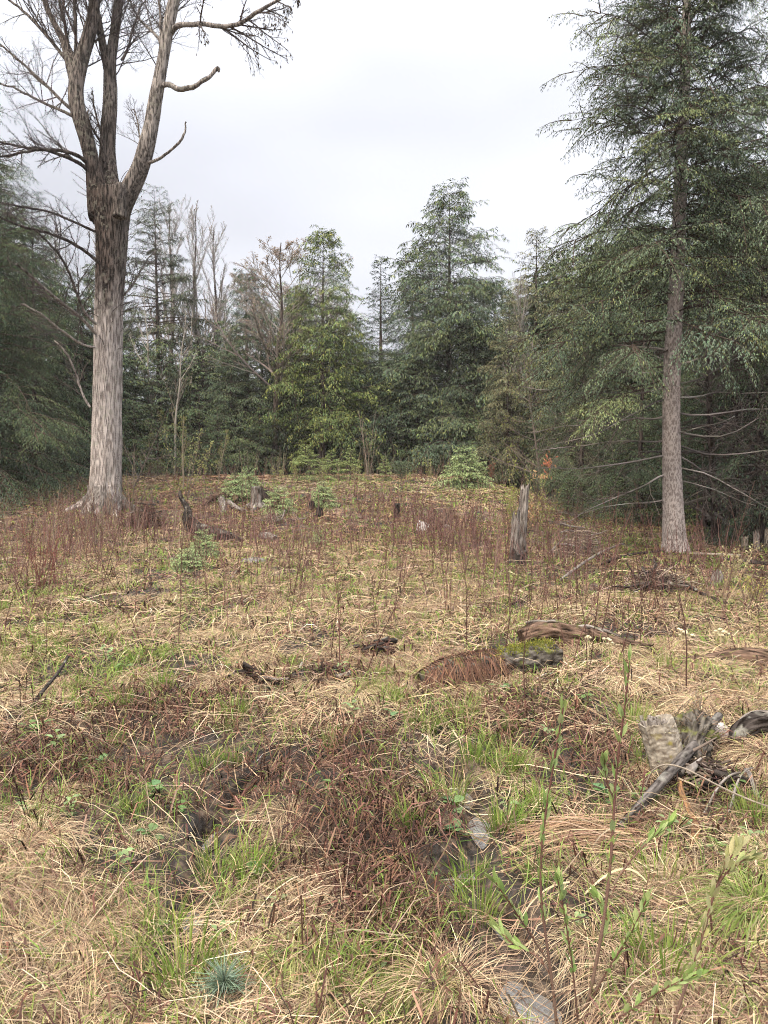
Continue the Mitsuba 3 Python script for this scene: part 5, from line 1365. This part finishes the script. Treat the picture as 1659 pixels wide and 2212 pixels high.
stick('fallen_pole', [(1560, 1218, .03, .04), (1620, 1222, .035, .05), (1700, 1232, .03, .04)], 'mat_black_wood', 'dark pole lying across the brown soil at the right border')
stick('fallen_pole', [(1380, 1262, .02, .12), (1450, 1275, .022, .12), (1530, 1300, .02, .04), (1590, 1312, .015, .02)], 'mat_black_wood', 'thin dark pole slanting out of the right brush pile')
stick('fallen_pole', [(480, 1290, .012, .0), (498, 1262, .013, .02), (518, 1238, .011, .04)], 'mat_pale_wood', 'pale split pole leaning beside the grey stone')
for u, v, hu, ru, mat, lab in [(1608, 1188, 34, 7, 'mat_pale_wood', 'pale splintered stump, leftmost of three at the right border'), (1634, 1190, 48, 6, 'mat_grey_wood', 'tall thin splintered stump between two others at the right border'),
                               (1657, 1185, 46, 6, 'mat_pale_wood', 'pale upright broken stem at the very right border'), (1549, 1262, 46, 11, 'mat_grey_wood', 'frayed grey stump in front of the brown soil at the right'), (1500, 1194, 10, 5, 'mat_rot', 'tiny grey stump just right of the large trunk foot')]:
    P, R, s = upright(u, v, 0, hu, ru, _o.uniform(-3, 3))
    piece('frayed_stump', P, R, mat, 50, 22, .36, (12, 2), int(u), .55, lab, 'stump')


# brush piles
def brush(u, v, wu, hu, n, cols, label, dark=.5):
    g = G(u, v); s = g[1] / 1659
    k = thing('brush_pile', label, 'brush pile')
    p = g + np.stack([_o.normal(0, wu * .33 * s, n), _o.normal(0, wu * .25 * s, n), np.zeros(n)], 1)
    hgt = hu * s * np.exp(-((p[:, 0] - g[0]) / (wu * .45 * s)) ** 2)
    p[:, 2] = H(p[:, 0], p[:, 1]) + hgt * _o.random(n)
    d = unit(np.stack([_o.normal(size=n), _o.normal(size=n), _o.normal(.1, .35, n)], -1))
    ln = _o.uniform(.2, .9, n) * wu * s * .7
    C = grow(_o, p - d * (ln * .5)[:, None], d, ln, 6, -.1, .6)
    C[..., 2] = np.maximum(C[..., 2], H(C[..., 0], C[..., 1]) + .01)
    R = _o.uniform(.003, .010, n)[:, None] * np.linspace(1, .4, 6)[None]
    v_, f = tubes(C, R, 4)
    MB().put(v_, f, rep(vary(_o, pick(_o, cols, np.ones(len(cols)), n), n, .25, .04), 24)).add(k + '__twigs', 'mat_wood'); tag(k + '__twigs', kind='stuff')
    big = np.argsort(-ln)[:7]
    for j in big:
        c = C[j] + [0, 0, hu * s * .25]
        piece(k + '__stick', c, np.linspace(.022, .008, 6), 'mat_grey_wood' if _o.random() > dark else 'mat_black_wood', 30, 8, .15, (4, 5), int(j))
    return k


DK = [(.06, .042, .036), (.10, .07, .055), (.04, .03, .026)]; GY = [(.22, .18, .145), (.14, .11, .09), (.30, .25, .2)]
brush(315, 1140, 75, 48, 520, DK, 'dark tangle of roots and twigs right of the maple foot', .8)
brush(1252, 1205, 90, 62, 420, GY, 'grey brush pile with an arched branch left of the large bare trunk', .4)
brush(1425, 1275, 130, 38, 420, DK + GY, 'dark brush pile sunk in red stems below the large bare trunk', .6)
brush(585, 1128, 70, 18, 160, GY, 'thin grey twigs lying under the round hemlock bush', .4)
brush(1520, 1690, 130, 50, 260, DK + GY, 'tangle of thin dead sticks at the right below the whitish stone', .6)
brush(690, 1478, 110, 22, 200, DK, 'dark soggy twigs around the mud in the middle', .9)
brush(535, 1475, 40, 36, 160, DK, 'dark root hole with hanging rootlets in the grass left of the mud', .9)
brush(815, 1418, 80, 30, 170, [(.13, .08, .06), (.07, .045, .038)], 'red brown mound of matted roots above the mud', .9)

# the flattened bundle of straw and the pale broken reeds in front of it
k = thing('straw_bundle', 'bundle of parallel brown straw combed flat beside the rivulet', 'straw bundle')
a, b = G(1085, 1835), G(1400, 1815)
n = 200; off = _o.normal(0, 1.25, n)
t = np.linspace(0, 1, 6)
P = np.zeros((n, 6, 3)); st = _o.uniform(-.05, .5, n); en = _o.uniform(.6, 1.08, n)
tt = st[:, None] + (en - st)[:, None] * t[None]
P[..., :2] = a[None, None, :2] * (1 - tt[..., None]) + b[None, None, :2] * tt[..., None]
P[..., 1] += (off * .05)[:, None] * (1 + .8 * (1 - tt)) + .05 * np.sin(np.pi * tt); P[..., 0] += _o.normal(0, .02, n)[:, None]; P[..., 1] += (_o.normal(0, .14, n))[:, None] * (tt - .5) + _o.normal(0, .010, (n, 6)).cumsum(1)
P[..., 2] = H(P[..., 0], P[..., 1]) * .7 + .02 + (.04 * _o.random(n))[:, None] * np.sin(np.pi * np.clip(tt, 0, 1)) + (.04 * np.exp(-off ** 2) * _o.random(n))[:, None] + _o.normal(0, .006, (n, 6)).cumsum(1)
v, f = ribbons(P, np.full((n, 6), .0030) * _o.uniform(.5, 1.6, n)[:, None], unit(np.stack([_o.normal(0, .2, n), np.ones(n), _o.normal(0, .6, n)], -1)))
MB().put(v, f, rep(vary(_o, pick(_o, [(.36, .24, .155), (.25, .155, .10), (.46, .35, .23)], [.45, .35, .2], n), n, .2, .04), 12)).add(k + '__stalks', 'mat_wood'); tag(k + '__stalks', kind='stuff')
k = thing('broken_reed', 'pale bent and broken reeds in the straw left of the budding stem', 'reed')
for j, rows in enumerate(([(1160, 1985, 0, .02), (1220, 1935, 0, .07), (1262, 1895, 0, .13)], [(1275, 1925, 0, .10), (1285, 1895, 0, .16), (1318, 1870, 0, .19)], [(1290, 1990, 0, .02), (1282, 1930, 0, .10), (1292, 1885, 0, .16)], [(1262, 1960, 0, .03), (1300, 1950, 0, .08), (1370, 1925, 0, .10), (1400, 1930, 0, .06)], [(1110, 2010, 0, .02), (1170, 1975, 0, .05), (1230, 1950, 0, .06)])):
    P, _ = gpts(rows); C, _r = smooth_line(P, np.ones(len(P)), 12)
    v, f = ribbons(C[None], np.full((1, 12), .011) * np.linspace(1, .6, 12), unit(np.array([[.3, .6, .7]])))
    MB().put(v, f, vary(_o, (.56, .45, .31), 1, .15, .03)).add(nm(k + '__reed_blade'), 'mat_wood', True)

# ------------------------------------------------------------------ saplings and shrubs
def shoot_leaf(p, d, ln, wd, col, key, mat='mat_leaf', fold=.35):
    side = unit(np.cross(d, unit(_o.normal(size=3))))
    nrm = np.cross(side, d)
    t = np.linspace(0, 1, 7); w = wd * np.sin(np.pi * np.clip(t * .92 + .06, 0, 1)) ** .8
    mid = p + d * (t * ln)[:, None] + nrm * (.18 * ln * t ** 2)[:, None]
    e = fold * w[:, None] * nrm
    V = np.stack([mid - side * w[:, None] * .5 + e * .5, mid, mid + side * w[:, None] * .5 + e * .5], 1).reshape(-1, 3)
    F = []
    for i in range(6):
        for j in range(2):
            a = 3 * i + j; F += [[a, a + 1, a + 4], [a, a + 4, a + 3]]
    MB().put(V, F, col).add(key, mat, True)


def shrub_px(base, label, stems, D, rad, leafn, leaf=(.042, .0145), cols=((.26, .36, .12), (.34, .42, .18)), bark_=((.12, .055, .05), (.20, .145, .11)), tipbias=.35):
    k = thing(base, label, 'shrub')
    for rows, ln_ in stems:
        P = np.array([W(u, v, D + dy) for u, v, dy in rows])
        if ln_[0] == 'main':
            P[0] = onground(P[0, 0], P[0, 1], -.03)
        C, RR = smooth_line(P, np.linspace(1, .45, len(P)), 60)
        RR = RR * rad * ln_[1]
        nod = 1 + .25 * (np.sin(np.arange(60) * .9) > .93)
        v, f = tubes(C[None], (RR * nod)[None], 9)
        g = np.linspace(0, 1, 60)[:, None]
        MB().put(v, f, rep(np.array(bark_[1]) * (1 - g) ** 1.5 + np.array(bark_[0]) * (1 - (1 - g) ** 1.5), 9)).add(nm(k + '__stem'), 'mat_wood', True)
        t = unit(np.gradient(C, axis=0))
        nb = 26
        i = _o.integers(4, 58, nb); d = unit(t[i] + unit(_o.normal(size=(nb, 3))) * .6)
        v, f = tubes(np.stack([C[i], C[i] + d * .006, C[i] + d * .013], 1), np.tile([[.0022, .0026, .0005]], (nb, 1)) * (ln_[1] * .6 + .4), 5)
        key = nm(k + '__buds'); MB().put(v, f, (.16, .085, .06)).add(key, 'mat_wood', True); tag(key, kind='stuff')
        for q in range(int(ln_[2] * 1.4)):
            i = int(np.clip(59 - 59 * (1 - tipbias) * (q / (ln_[2] * 1.4)) ** 1.1 + _o.normal(0, .6), 6, 59))
            for m in range(2 + (q < 3)):
                d = unit(t[i] * 1.0 + unit(_o.normal(size=3)) * .42 + [0, 0, .3])
                shoot_leaf(C[i] + d * RR[i] * .5, d, leaf[0] * _o.uniform(.6, 1.25), leaf[1] * _o.uniform(.7, 1.2), vary(_o, cols[_o.integers(len(cols))], 1, .15, .04), nm(k + '__leaf'))
    return k


shrub_px('budding_shrub', 'red brown stemmed shrub in front with opening pale green leaves, beside the bright pool', [
    ([(1205, 2275, 0), (1196, 2150, 0), (1180, 2030, 0), (1168, 1900, 0), (1176, 1780, 0), (1196, 1650, 0), (1216, 1528, 0)], ('main', 1.0, 15)),
    ([(1252, 2285, .05), (1282, 2110, .05), (1308, 1960, .06), (1322, 1820, .08), (1330, 1690, .1), (1345, 1560, .1), (1360, 1428, .12)], ('main', 1.15, 11)),
    ([(1326, 1910, .07), (1370, 1850, .1), (1415, 1805, .12), (1452, 1775, .15)], ('side', .6, 7)),
    ([(1262, 2220, .04), (1310, 2100, .0), (1360, 2020, -.05), (1395, 1945, -.08)], ('side', .7, 9)),
    ([(1250, 2240, .0), (1240, 2120, -.05), (1225, 2010, -.08), (1205, 1900, -.1)], ('side', .65, 9)),
    ([(1186, 2080, 0), (1140, 2010, -.05), (1100, 1950, -.1), (1068, 1905, -.12)], ('side', .55, 6)),
    ([(1192, 2120, .0), (1150, 2060, .05), (1105, 2035, .1), (1078, 2010, .12)], ('side', .5, 6)),
    ([(1290, 2130, .05), (1290, 2060, .1), (1310, 2000, .12), (1290, 1940, .14)], ('side', .4, 5)),
    ([(1250, 2230, .0), (1340, 2195, -.1), (1430, 2140, -.15), (1505, 2105, -.2)], ('side', .55, 9)),
    ([(1328, 1730, .1), (1312, 1690, .08), (1305, 1640, .05)], ('side', .45, 4))], 2.1, .0047, 90)
shrub_px('budding_shoot', 'single dark budding shoot leaning right near the lower right corner', [
    ([(1440, 2290, 0), (1478, 2140, .0), (1512, 2040, .02), (1540, 1940, .04), (1565, 1875, .05), (1600, 1825, .06)], ('main', 1.0, 13)),
    ([(1545, 1930, .04), (1575, 1880, .0), (1625, 1850, -.05)], ('side', .6, 5))], 2.0, .0044, 40, cols=((.34, .36, .16), (.42, .42, .22)))


def far_shrub(name, label, u, v, vt, seed, nst, spread, cols, budcols, nb, blen, hgt_min=.5, per=5, droop=0.0, bw=.5, r0=.008, cat='shrub'):
    r = np.random.default_rng(seed)
    g = G(u, v); hgt = W(u, vt, g[1])[2] - g[2]
    k = thing(name, label, cat)
    b = g[None] + np.stack([r.normal(0, .06, nst), r.normal(0, .06, nst), np.full(nst, -.03)], 1)
    d = unit(np.stack([r.normal(0, spread, nst), r.normal(0, spread, nst), np.ones(nst)], 1))
    C = grow(r, b, d, hgt * r.uniform(hgt_min, 1.05, nst), 8, .15, .35)
    R = (r0 * r.uniform(.6, 1.2, nst))[:, None] * np.linspace(1, .35, 8)[None]
    for j in range(nst):
        v_, f = tubes(C[j:j + 1], R[j:j + 1], 6); MB().put(v_, f, vary(r, cols, 1, .15, .03)).add(nm(k + '__stem'), 'mat_wood', True)
    B, bb = spawn(r, C, R, per, .3, .95, .35, .6, 4, .6, .25, .3, rmin=.003)
    v_, f = tubes(B, bb, 3); MB().put(v_, f, rep(vary(r, cols, len(B), .2, .04), 12)).add(k + '__twigs', 'mat_wood'); tag(k + '__twigs', kind='stuff')
    if nb:
        allp = np.concatenate([B[:, 1:].reshape(-1, 3), C[:, 3:].reshape(-1, 3)])
        p = allp[r.integers(0, len(allp), nb)] + r.normal(0, .018, (nb, 3))
        d = unit(r.normal(0, .6, (nb, 3)) + [0, 0, .9 - droop]); sv = unit(np.cross(d, r.normal(size=(nb, 3))))
        v_, f = rhombs(p, d, sv, blen * r.uniform(.6, 1.4, nb), blen * bw * r.uniform(.7, 1.3, nb), .1)
        MB().put(v_, f, rep(vary(r, pick(r, budcols, np.ones(len(budcols)), nb), nb, .2, .06), 4)).add(k + '__leaves', 'mat_leaf'); tag(k + '__leaves', kind='stuff')
    return k


YG = [(.36, .40, .12), (.30, .36, .10), (.44, .46, .18)]; CO = [(.52, .22, .11), (.56, .34, .18), (.48, .28, .14)]
far_shrub('yellow_budding_shrub', 'yellow green budding shrub behind and left of the splintered snag', 1112, 1180, 972, 81, 11, .22, (.26, .22, .13), YG, 420, .045)
far_shrub('yellow_budding_shrub', 'yellow green budding shrub right of the snag, under the copper leaves', 1172, 1160, 1010, 82, 7, .16, (.26, .24, .13), YG, 180, .045)
far_shrub('copper_sapling', 'thin sapling holding a cluster of bright copper leaves behind the snag', 1165, 1165, 985, 83, 3, .06, (.14, .11, .09), CO, 0, .07, .85, 3)
far_shrub('copper_sapling', 'low sapling with tan withered leaves right of the snag', 1155, 1150, 1062, 84, 6, .30, (.18, .13, .1), [(.50, .36, .22), (.56, .44, .28), (.46, .26, .15)], 210, .075, .6, 4, .9)
kk = [k for k in scene if k.startswith('copper_sapling__twigs')][0]
r = np.random.default_rng(85)
p = np.vstack([np.array([W(1183 + r.normal(0, 6), 1000 + r.normal(0, 9), G(1165, 1165)[1] - .5 + r.normal(0, .07)) for _ in range(46)]), np.array([W(1165 + r.normal(0, 12), 1024 + r.normal(0, 5), G(1165, 1165)[1] - .5 + r.normal(0, .07)) for _ in range(40)])])
d = unit(r.normal(0, .6, (86, 3)) + [0, 0, -.8]); v_, f = rhombs(p, d, unit(np.cross(d, r.normal(size=(86, 3)))), r.uniform(.05, .09, 86), r.uniform(.025, .045, 86), .1)
MB().put(v_, f, rep(np.vstack([vary(r, (.72, .29, .17), 46, .2, .08), vary(r, (.62, .42, .25), 40, .2, .08)]), 4)).add('copper_sapling__leaves', 'mat_leaf'); tag('copper_sapling__leaves', kind='stuff')
far_shrub('catkin_shrub', 'pale twigged shrub set with cream buds right of the large bare trunk', 1555, 1300, 1128, 86, 7, .26, (.34, .27, .18), [(.56, .50, .30), (.46, .42, .22)], 240, .035, .6, 4)
far_shrub('catkin_shrub', 'low leafing shrub in the brown soil at the right border', 1620, 1300, 1210, 87, 9, .4, (.26, .2, .14), [(.42, .40, .14)], 200, .035, .5, 4)
far_shrub('bare_shrub', 'bare red twigged shrub clump at the left edge', 95, 1268, 1120, 88, 16, .25, (.17, .075, .065), YG, 0, .03, .6, 4, r0=.006)
far_shrub('bare_shrub', 'bare grey brown shrub in front of the maple foot', 215, 1185, 1085, 89, 14, .35, (.17, .135, .11), YG, 60, .03, .5, 5, r0=.006)
far_shrub('bare_shrub', 'arching grey twigs right of the maple foot', 285, 1110, 960, 90, 10, .45, (.19, .16, .135), YG, 50, .04, .5, 6, r0=.01)
far_shrub('leafing_shrub', 'young leafing shrub with pale buds behind the fallen black branch', 400, 1075, 900, 91, 6, .3, (.20, .165, .13), [(.42, .46, .16), (.50, .50, .26)], 420, .05, .6, 6, r0=.011)
far_shrub('leafing_shrub', 'small leafing sapling with a dark stem above the root stump', 448, 1085, 985, 92, 2, .12, (.12, .085, .07), [(.42, .46, .16)], 90, .05, .8, 6, r0=.008)
far_shrub('bare_shrub', 'thin bare sapling in front of the dark gap on the crest', 792, 1040, 885, 93, 5, .10, (.26, .21, .17), YG, 0, .03, .6, 7, r0=.012)
far_shrub('leaf_clump', 'brown leaved twiggy shrub right of the round hemlock bush on the crest', 1062, 1048, 985, 94, 6, .25, (.2, .12, .09), [(.28, .13, .09), (.2, .11, .08)], 130, .06, .5, 6, r0=.008)
for i, (u, v, vt) in enumerate([(640, 1042, 985), (700, 1042, 1000), (775, 1042, 990), (600, 1045, 1000), (885, 1042, 1000), (930, 1044, 985)]):
    key = far_shrub('crest_shrub', 'thin leafing shrub on the crest under the far trees', u, v, vt, 110 + i, 7, .25, (.26, .23, .14), [(.28, .32, .11), (.36, .38, .16)], 110, .05, .5, 5, r0=.007)
    tag(key, group='leafing shrubs on the crest')

# the spruce sapling on its thin stem
k = thing('spruce_sapling', 'thin spruce sapling with a bluish bristly top on a bare stem', 'young conifer')
g = G(866, 1108); D = g[1]; hgt = W(866, 1002, D)[2] - g[2]
r = np.random.default_rng(95)
v_, f = tubes(np.linspace(g - [0, 0, .03], g + [0, 0, hgt], 8)[None], (.014 * np.linspace(1, .3, 8))[None], 7); MB().put(v_, f, (.11, .085, .07)).add(k + '__trunk', 'mat_wood', True)
zz = np.r_[np.linspace(.42, .62, 10), np.linspace(.66, .98, 34)] * hgt; az = np.arange(44) * 2.399
L = np.r_[np.full(10, .18), np.interp(zz[10:] / hgt, [.66, .8, .98], [.30, .30, .10])]
C = np.stack([g + np.array([0, 0, z]) + np.outer(np.linspace(0, 1, 4), [math.cos(a) * l, math.sin(a) * l, l * (.9 if i >= 10 else .3)]) for i, (z, a, l) in enumerate(zip(zz, az, L))])
v_, f = tubes(C, np.full((44, 4), .004), 4); MB().put(v_, f, (.12, .09, .07)).add(k + '__branches', 'mat_wood'); tag(k + '__branches', kind='stuff')
n = 44 * 70; i = np.repeat(np.arange(44), 70); t = r.uniform(.1 if True else 0, 1, n)
p = C[i, 0] * (1 - t[:, None]) + C[i, 3] * t[:, None]; ok = (i >= 10) | (t > .8); p, i = p[ok], i[ok]; n = len(p)
d = unit(unit(C[i, 3] - C[i, 0]) * .9 + unit(r.normal(size=(n, 3))) * .8); v_, f = rhombs(p, d, unit(np.cross(d, r.normal(size=(n, 3)))), r.uniform(.03, .055, n), np.full(n, .010))
MB().put(v_, f, rep(vary(r, (.15, .20, .13), n, .25, .05), 4)).add(k + '__needles', 'mat_wood'); tag(k + '__needles', kind='stuff')
# the blue green pine seedling at the bottom
k = thing('pine_seedling', 'blue green pine seedling with long fine needles at the bottom edge', 'seedling')
g = G(478, 2165); r = np.random.default_rng(96)
v_, f = tubes(np.linspace(g - [0, 0, .02], g + [.01, 0, .10], 6)[None], np.full((1, 6), .003), 6); MB().put(v_, f, (.12, .10, .07)).add(k + '__stem', 'mat_wood', True)
n = 520; t = r.random(n); a = r.uniform(0, 6.3, n); el = r.uniform(-.1, 1.2, n)
d = unit(np.stack([np.cos(a) * np.cos(el), np.sin(a) * np.cos(el), np.sin(el)], 1)); p = g + np.outer(t, [.01, 0, .10])
ln = r.uniform(.06, .12, n); C = np.stack([p, p + d * (ln * .5)[:, None], p + d * ln[:, None] - np.outer(ln * .18, [0, 0, 1])], 1)
v_, f = ribbons(C, np.full((n, 3), .0021) * [1, 1, .4], unit(np.cross(d, r.normal(size=(n, 3))))); MB().put(v_, f, rep(vary(r, (.17, .23, .165), n, .3, .05), 6)).add(k + '__needles', 'mat_wood'); tag(k + '__needles', kind='stuff')


# small leafy plants and dried flower heads
def rosette(seed, nl, ln, wd, hgt, cols):
    r = np.random.default_rng(seed); g = {'type': 'shapegroup'}
    for j in range(nl):
        a = j * 2.4 + r.normal(0, .3); el = r.uniform(.15, .9)
        d = np.array([math.cos(a) * math.cos(el), math.sin(a) * math.cos(el), math.sin(el)])
        P = np.stack([d * hgt * j / nl * .2 + d * ln * t + np.array([0, 0, hgt * (j / nl)]) - np.array([0, 0, .45 * ln * t * t]) for t in np.linspace(0, 1, 6)])
        v_, f = ribbons(P[None], (wd * np.array([.1, .6, 1, .95, .6, .08]))[None], unit(np.array([[-math.sin(a), math.cos(a), .15]])))
        g['leaf' if j == 0 else f'leaf_{j:03d}'] = MB().put(v_, f, vary(r, cols, 1, .12, .04)).shape('mat_leaf', True)
    return g


scene['model_leafy_plant_0'] = rosette(201, 7, .06, .032, .05, (.20, .31, .13))
scene['model_leafy_plant_1'] = rosette(202, 9, .05, .022, .09, (.26, .37, .17))
scene['model_leafy_plant_2'] = rosette(203, 5, .075, .05, .04, (.17, .28, .12))
for i, (u, v, s_) in enumerate([(60, 1580, 1.3), (120, 1625, 1.4), (205, 1640, 1.2), (95, 1572, 1.1), (262, 1870, 1.0), (325, 1805, .9), (720, 1725, 1.2), (600, 1955, .8), (545, 1880, .9), (690, 1470, 1.4), (735, 1480, 1.3), (850, 1560, 1.2), (1140, 1570, 1.1), (1180, 1600, 1.1), (1310, 1700, 1.3), (1390, 1720, 1.3),
                                (1440, 1790, 1.0), (1480, 1780, 1.0), (1330, 1805, 1.0), (1100, 1750, .9), (990, 1800, 1.0), (940, 1870, .9), (820, 2120, .7), (700, 1960, .8), (330, 1990, .8), (150, 1765, 1.0), (60, 1750, 1.0), (270, 1455, 1.5), (230, 1440, 1.5), (980, 1740, 1.0), (1550, 1850, 1.0), (1620, 1840, 1.0),
                                (1500, 1700, 1.1), (1580, 1700, 1.1), (1240, 2020, .8), (1290, 2090, .8), (1350, 2000, .8), (760, 1560, 1.2), (330, 1720, 1.0), (380, 1760, .9), (470, 2010, .8), (1080, 1500, 1.3), (1260, 1520, 1.2)]):
    p = G(u, v); key = nm('leafy_plant')
    instance(key, f'model_leafy_plant_{i % 3}', p, s_, 73 * i % 360)
    tag(key, 'small leafy plant with pale green rounded leaves on the wet ground', 'plant', 'small leafy plants on the wet ground')
for u, v, n_, lab in [(1313, 1425, 5, 'cream dried flower heads standing in front of the long rotten log'), (1478, 1400, 12, 'cream dried flower heads at the right, left one of a pair'), (1556, 1398, 14, 'cream dried flower heads at the right, right one of a pair'), (1262, 1440, 4, 'tall tan dried seed spike between the mossy and the rotten log')]:
    g = G(u, v); k = thing('dried_flower', lab, 'dried flower'); s = g[1] / 1659; r = np.random.default_rng(u)
    for j in range(n_):
        b = g + np.array([r.normal(0, 9 * s), r.normal(0, 9 * s), 0]); top = b + [r.normal(0, 4 * s), 0, r.uniform(28, 46) * s * (1.5 if n_ == 4 else 1)]
        mid = (b + top) / 2 + [r.normal(0, 2 * s), 0, 0]
        v_, f = tubes(np.array([[b, mid, top]]), np.array([[.0035, .0035, .003]]), 5); MB().put(v_, f, (.55, .48, .30)).add(nm(k + '__stalk'), 'mat_wood', True)
        m = trimesh.creation.icosphere(2, 1.0); q = m.vertices * [1, 1, .7] * (r.uniform(3, 4.5) * s) * (1 + .4 * (meshkit.noise(m.vertices * 2 + j, 3) - .5))[:, None] + top
        scene[nm(k + '__flower_head')] = mikit.ply((q, m.faces), 'mat_wood', smooth=True, color=np.broadcast_to(vary(r, (.60, .54, .36), 1, .1, .03), (len(q), 3)))

# ------------------------------------------------------------------ the faint damp air that softens the far trees
scene['air'] = {'type': 'homogeneous', 'albedo': .96, 'sigma_t': 0.0006}
scene['haze'] = {'type': 'cube', 'to_world': T().translate([0, 268, 10.2]) @ T().scale([310, 345, 12.2]), 'bsdf': {'type': 'null'}, 'interior': {'type': 'ref', 'id': 'air'}}
tag('haze', 'thin damp mist in the air over the meadow', kind='stuff')
scene['camera']['medium'] = {'type': 'ref', 'id': 'air'}
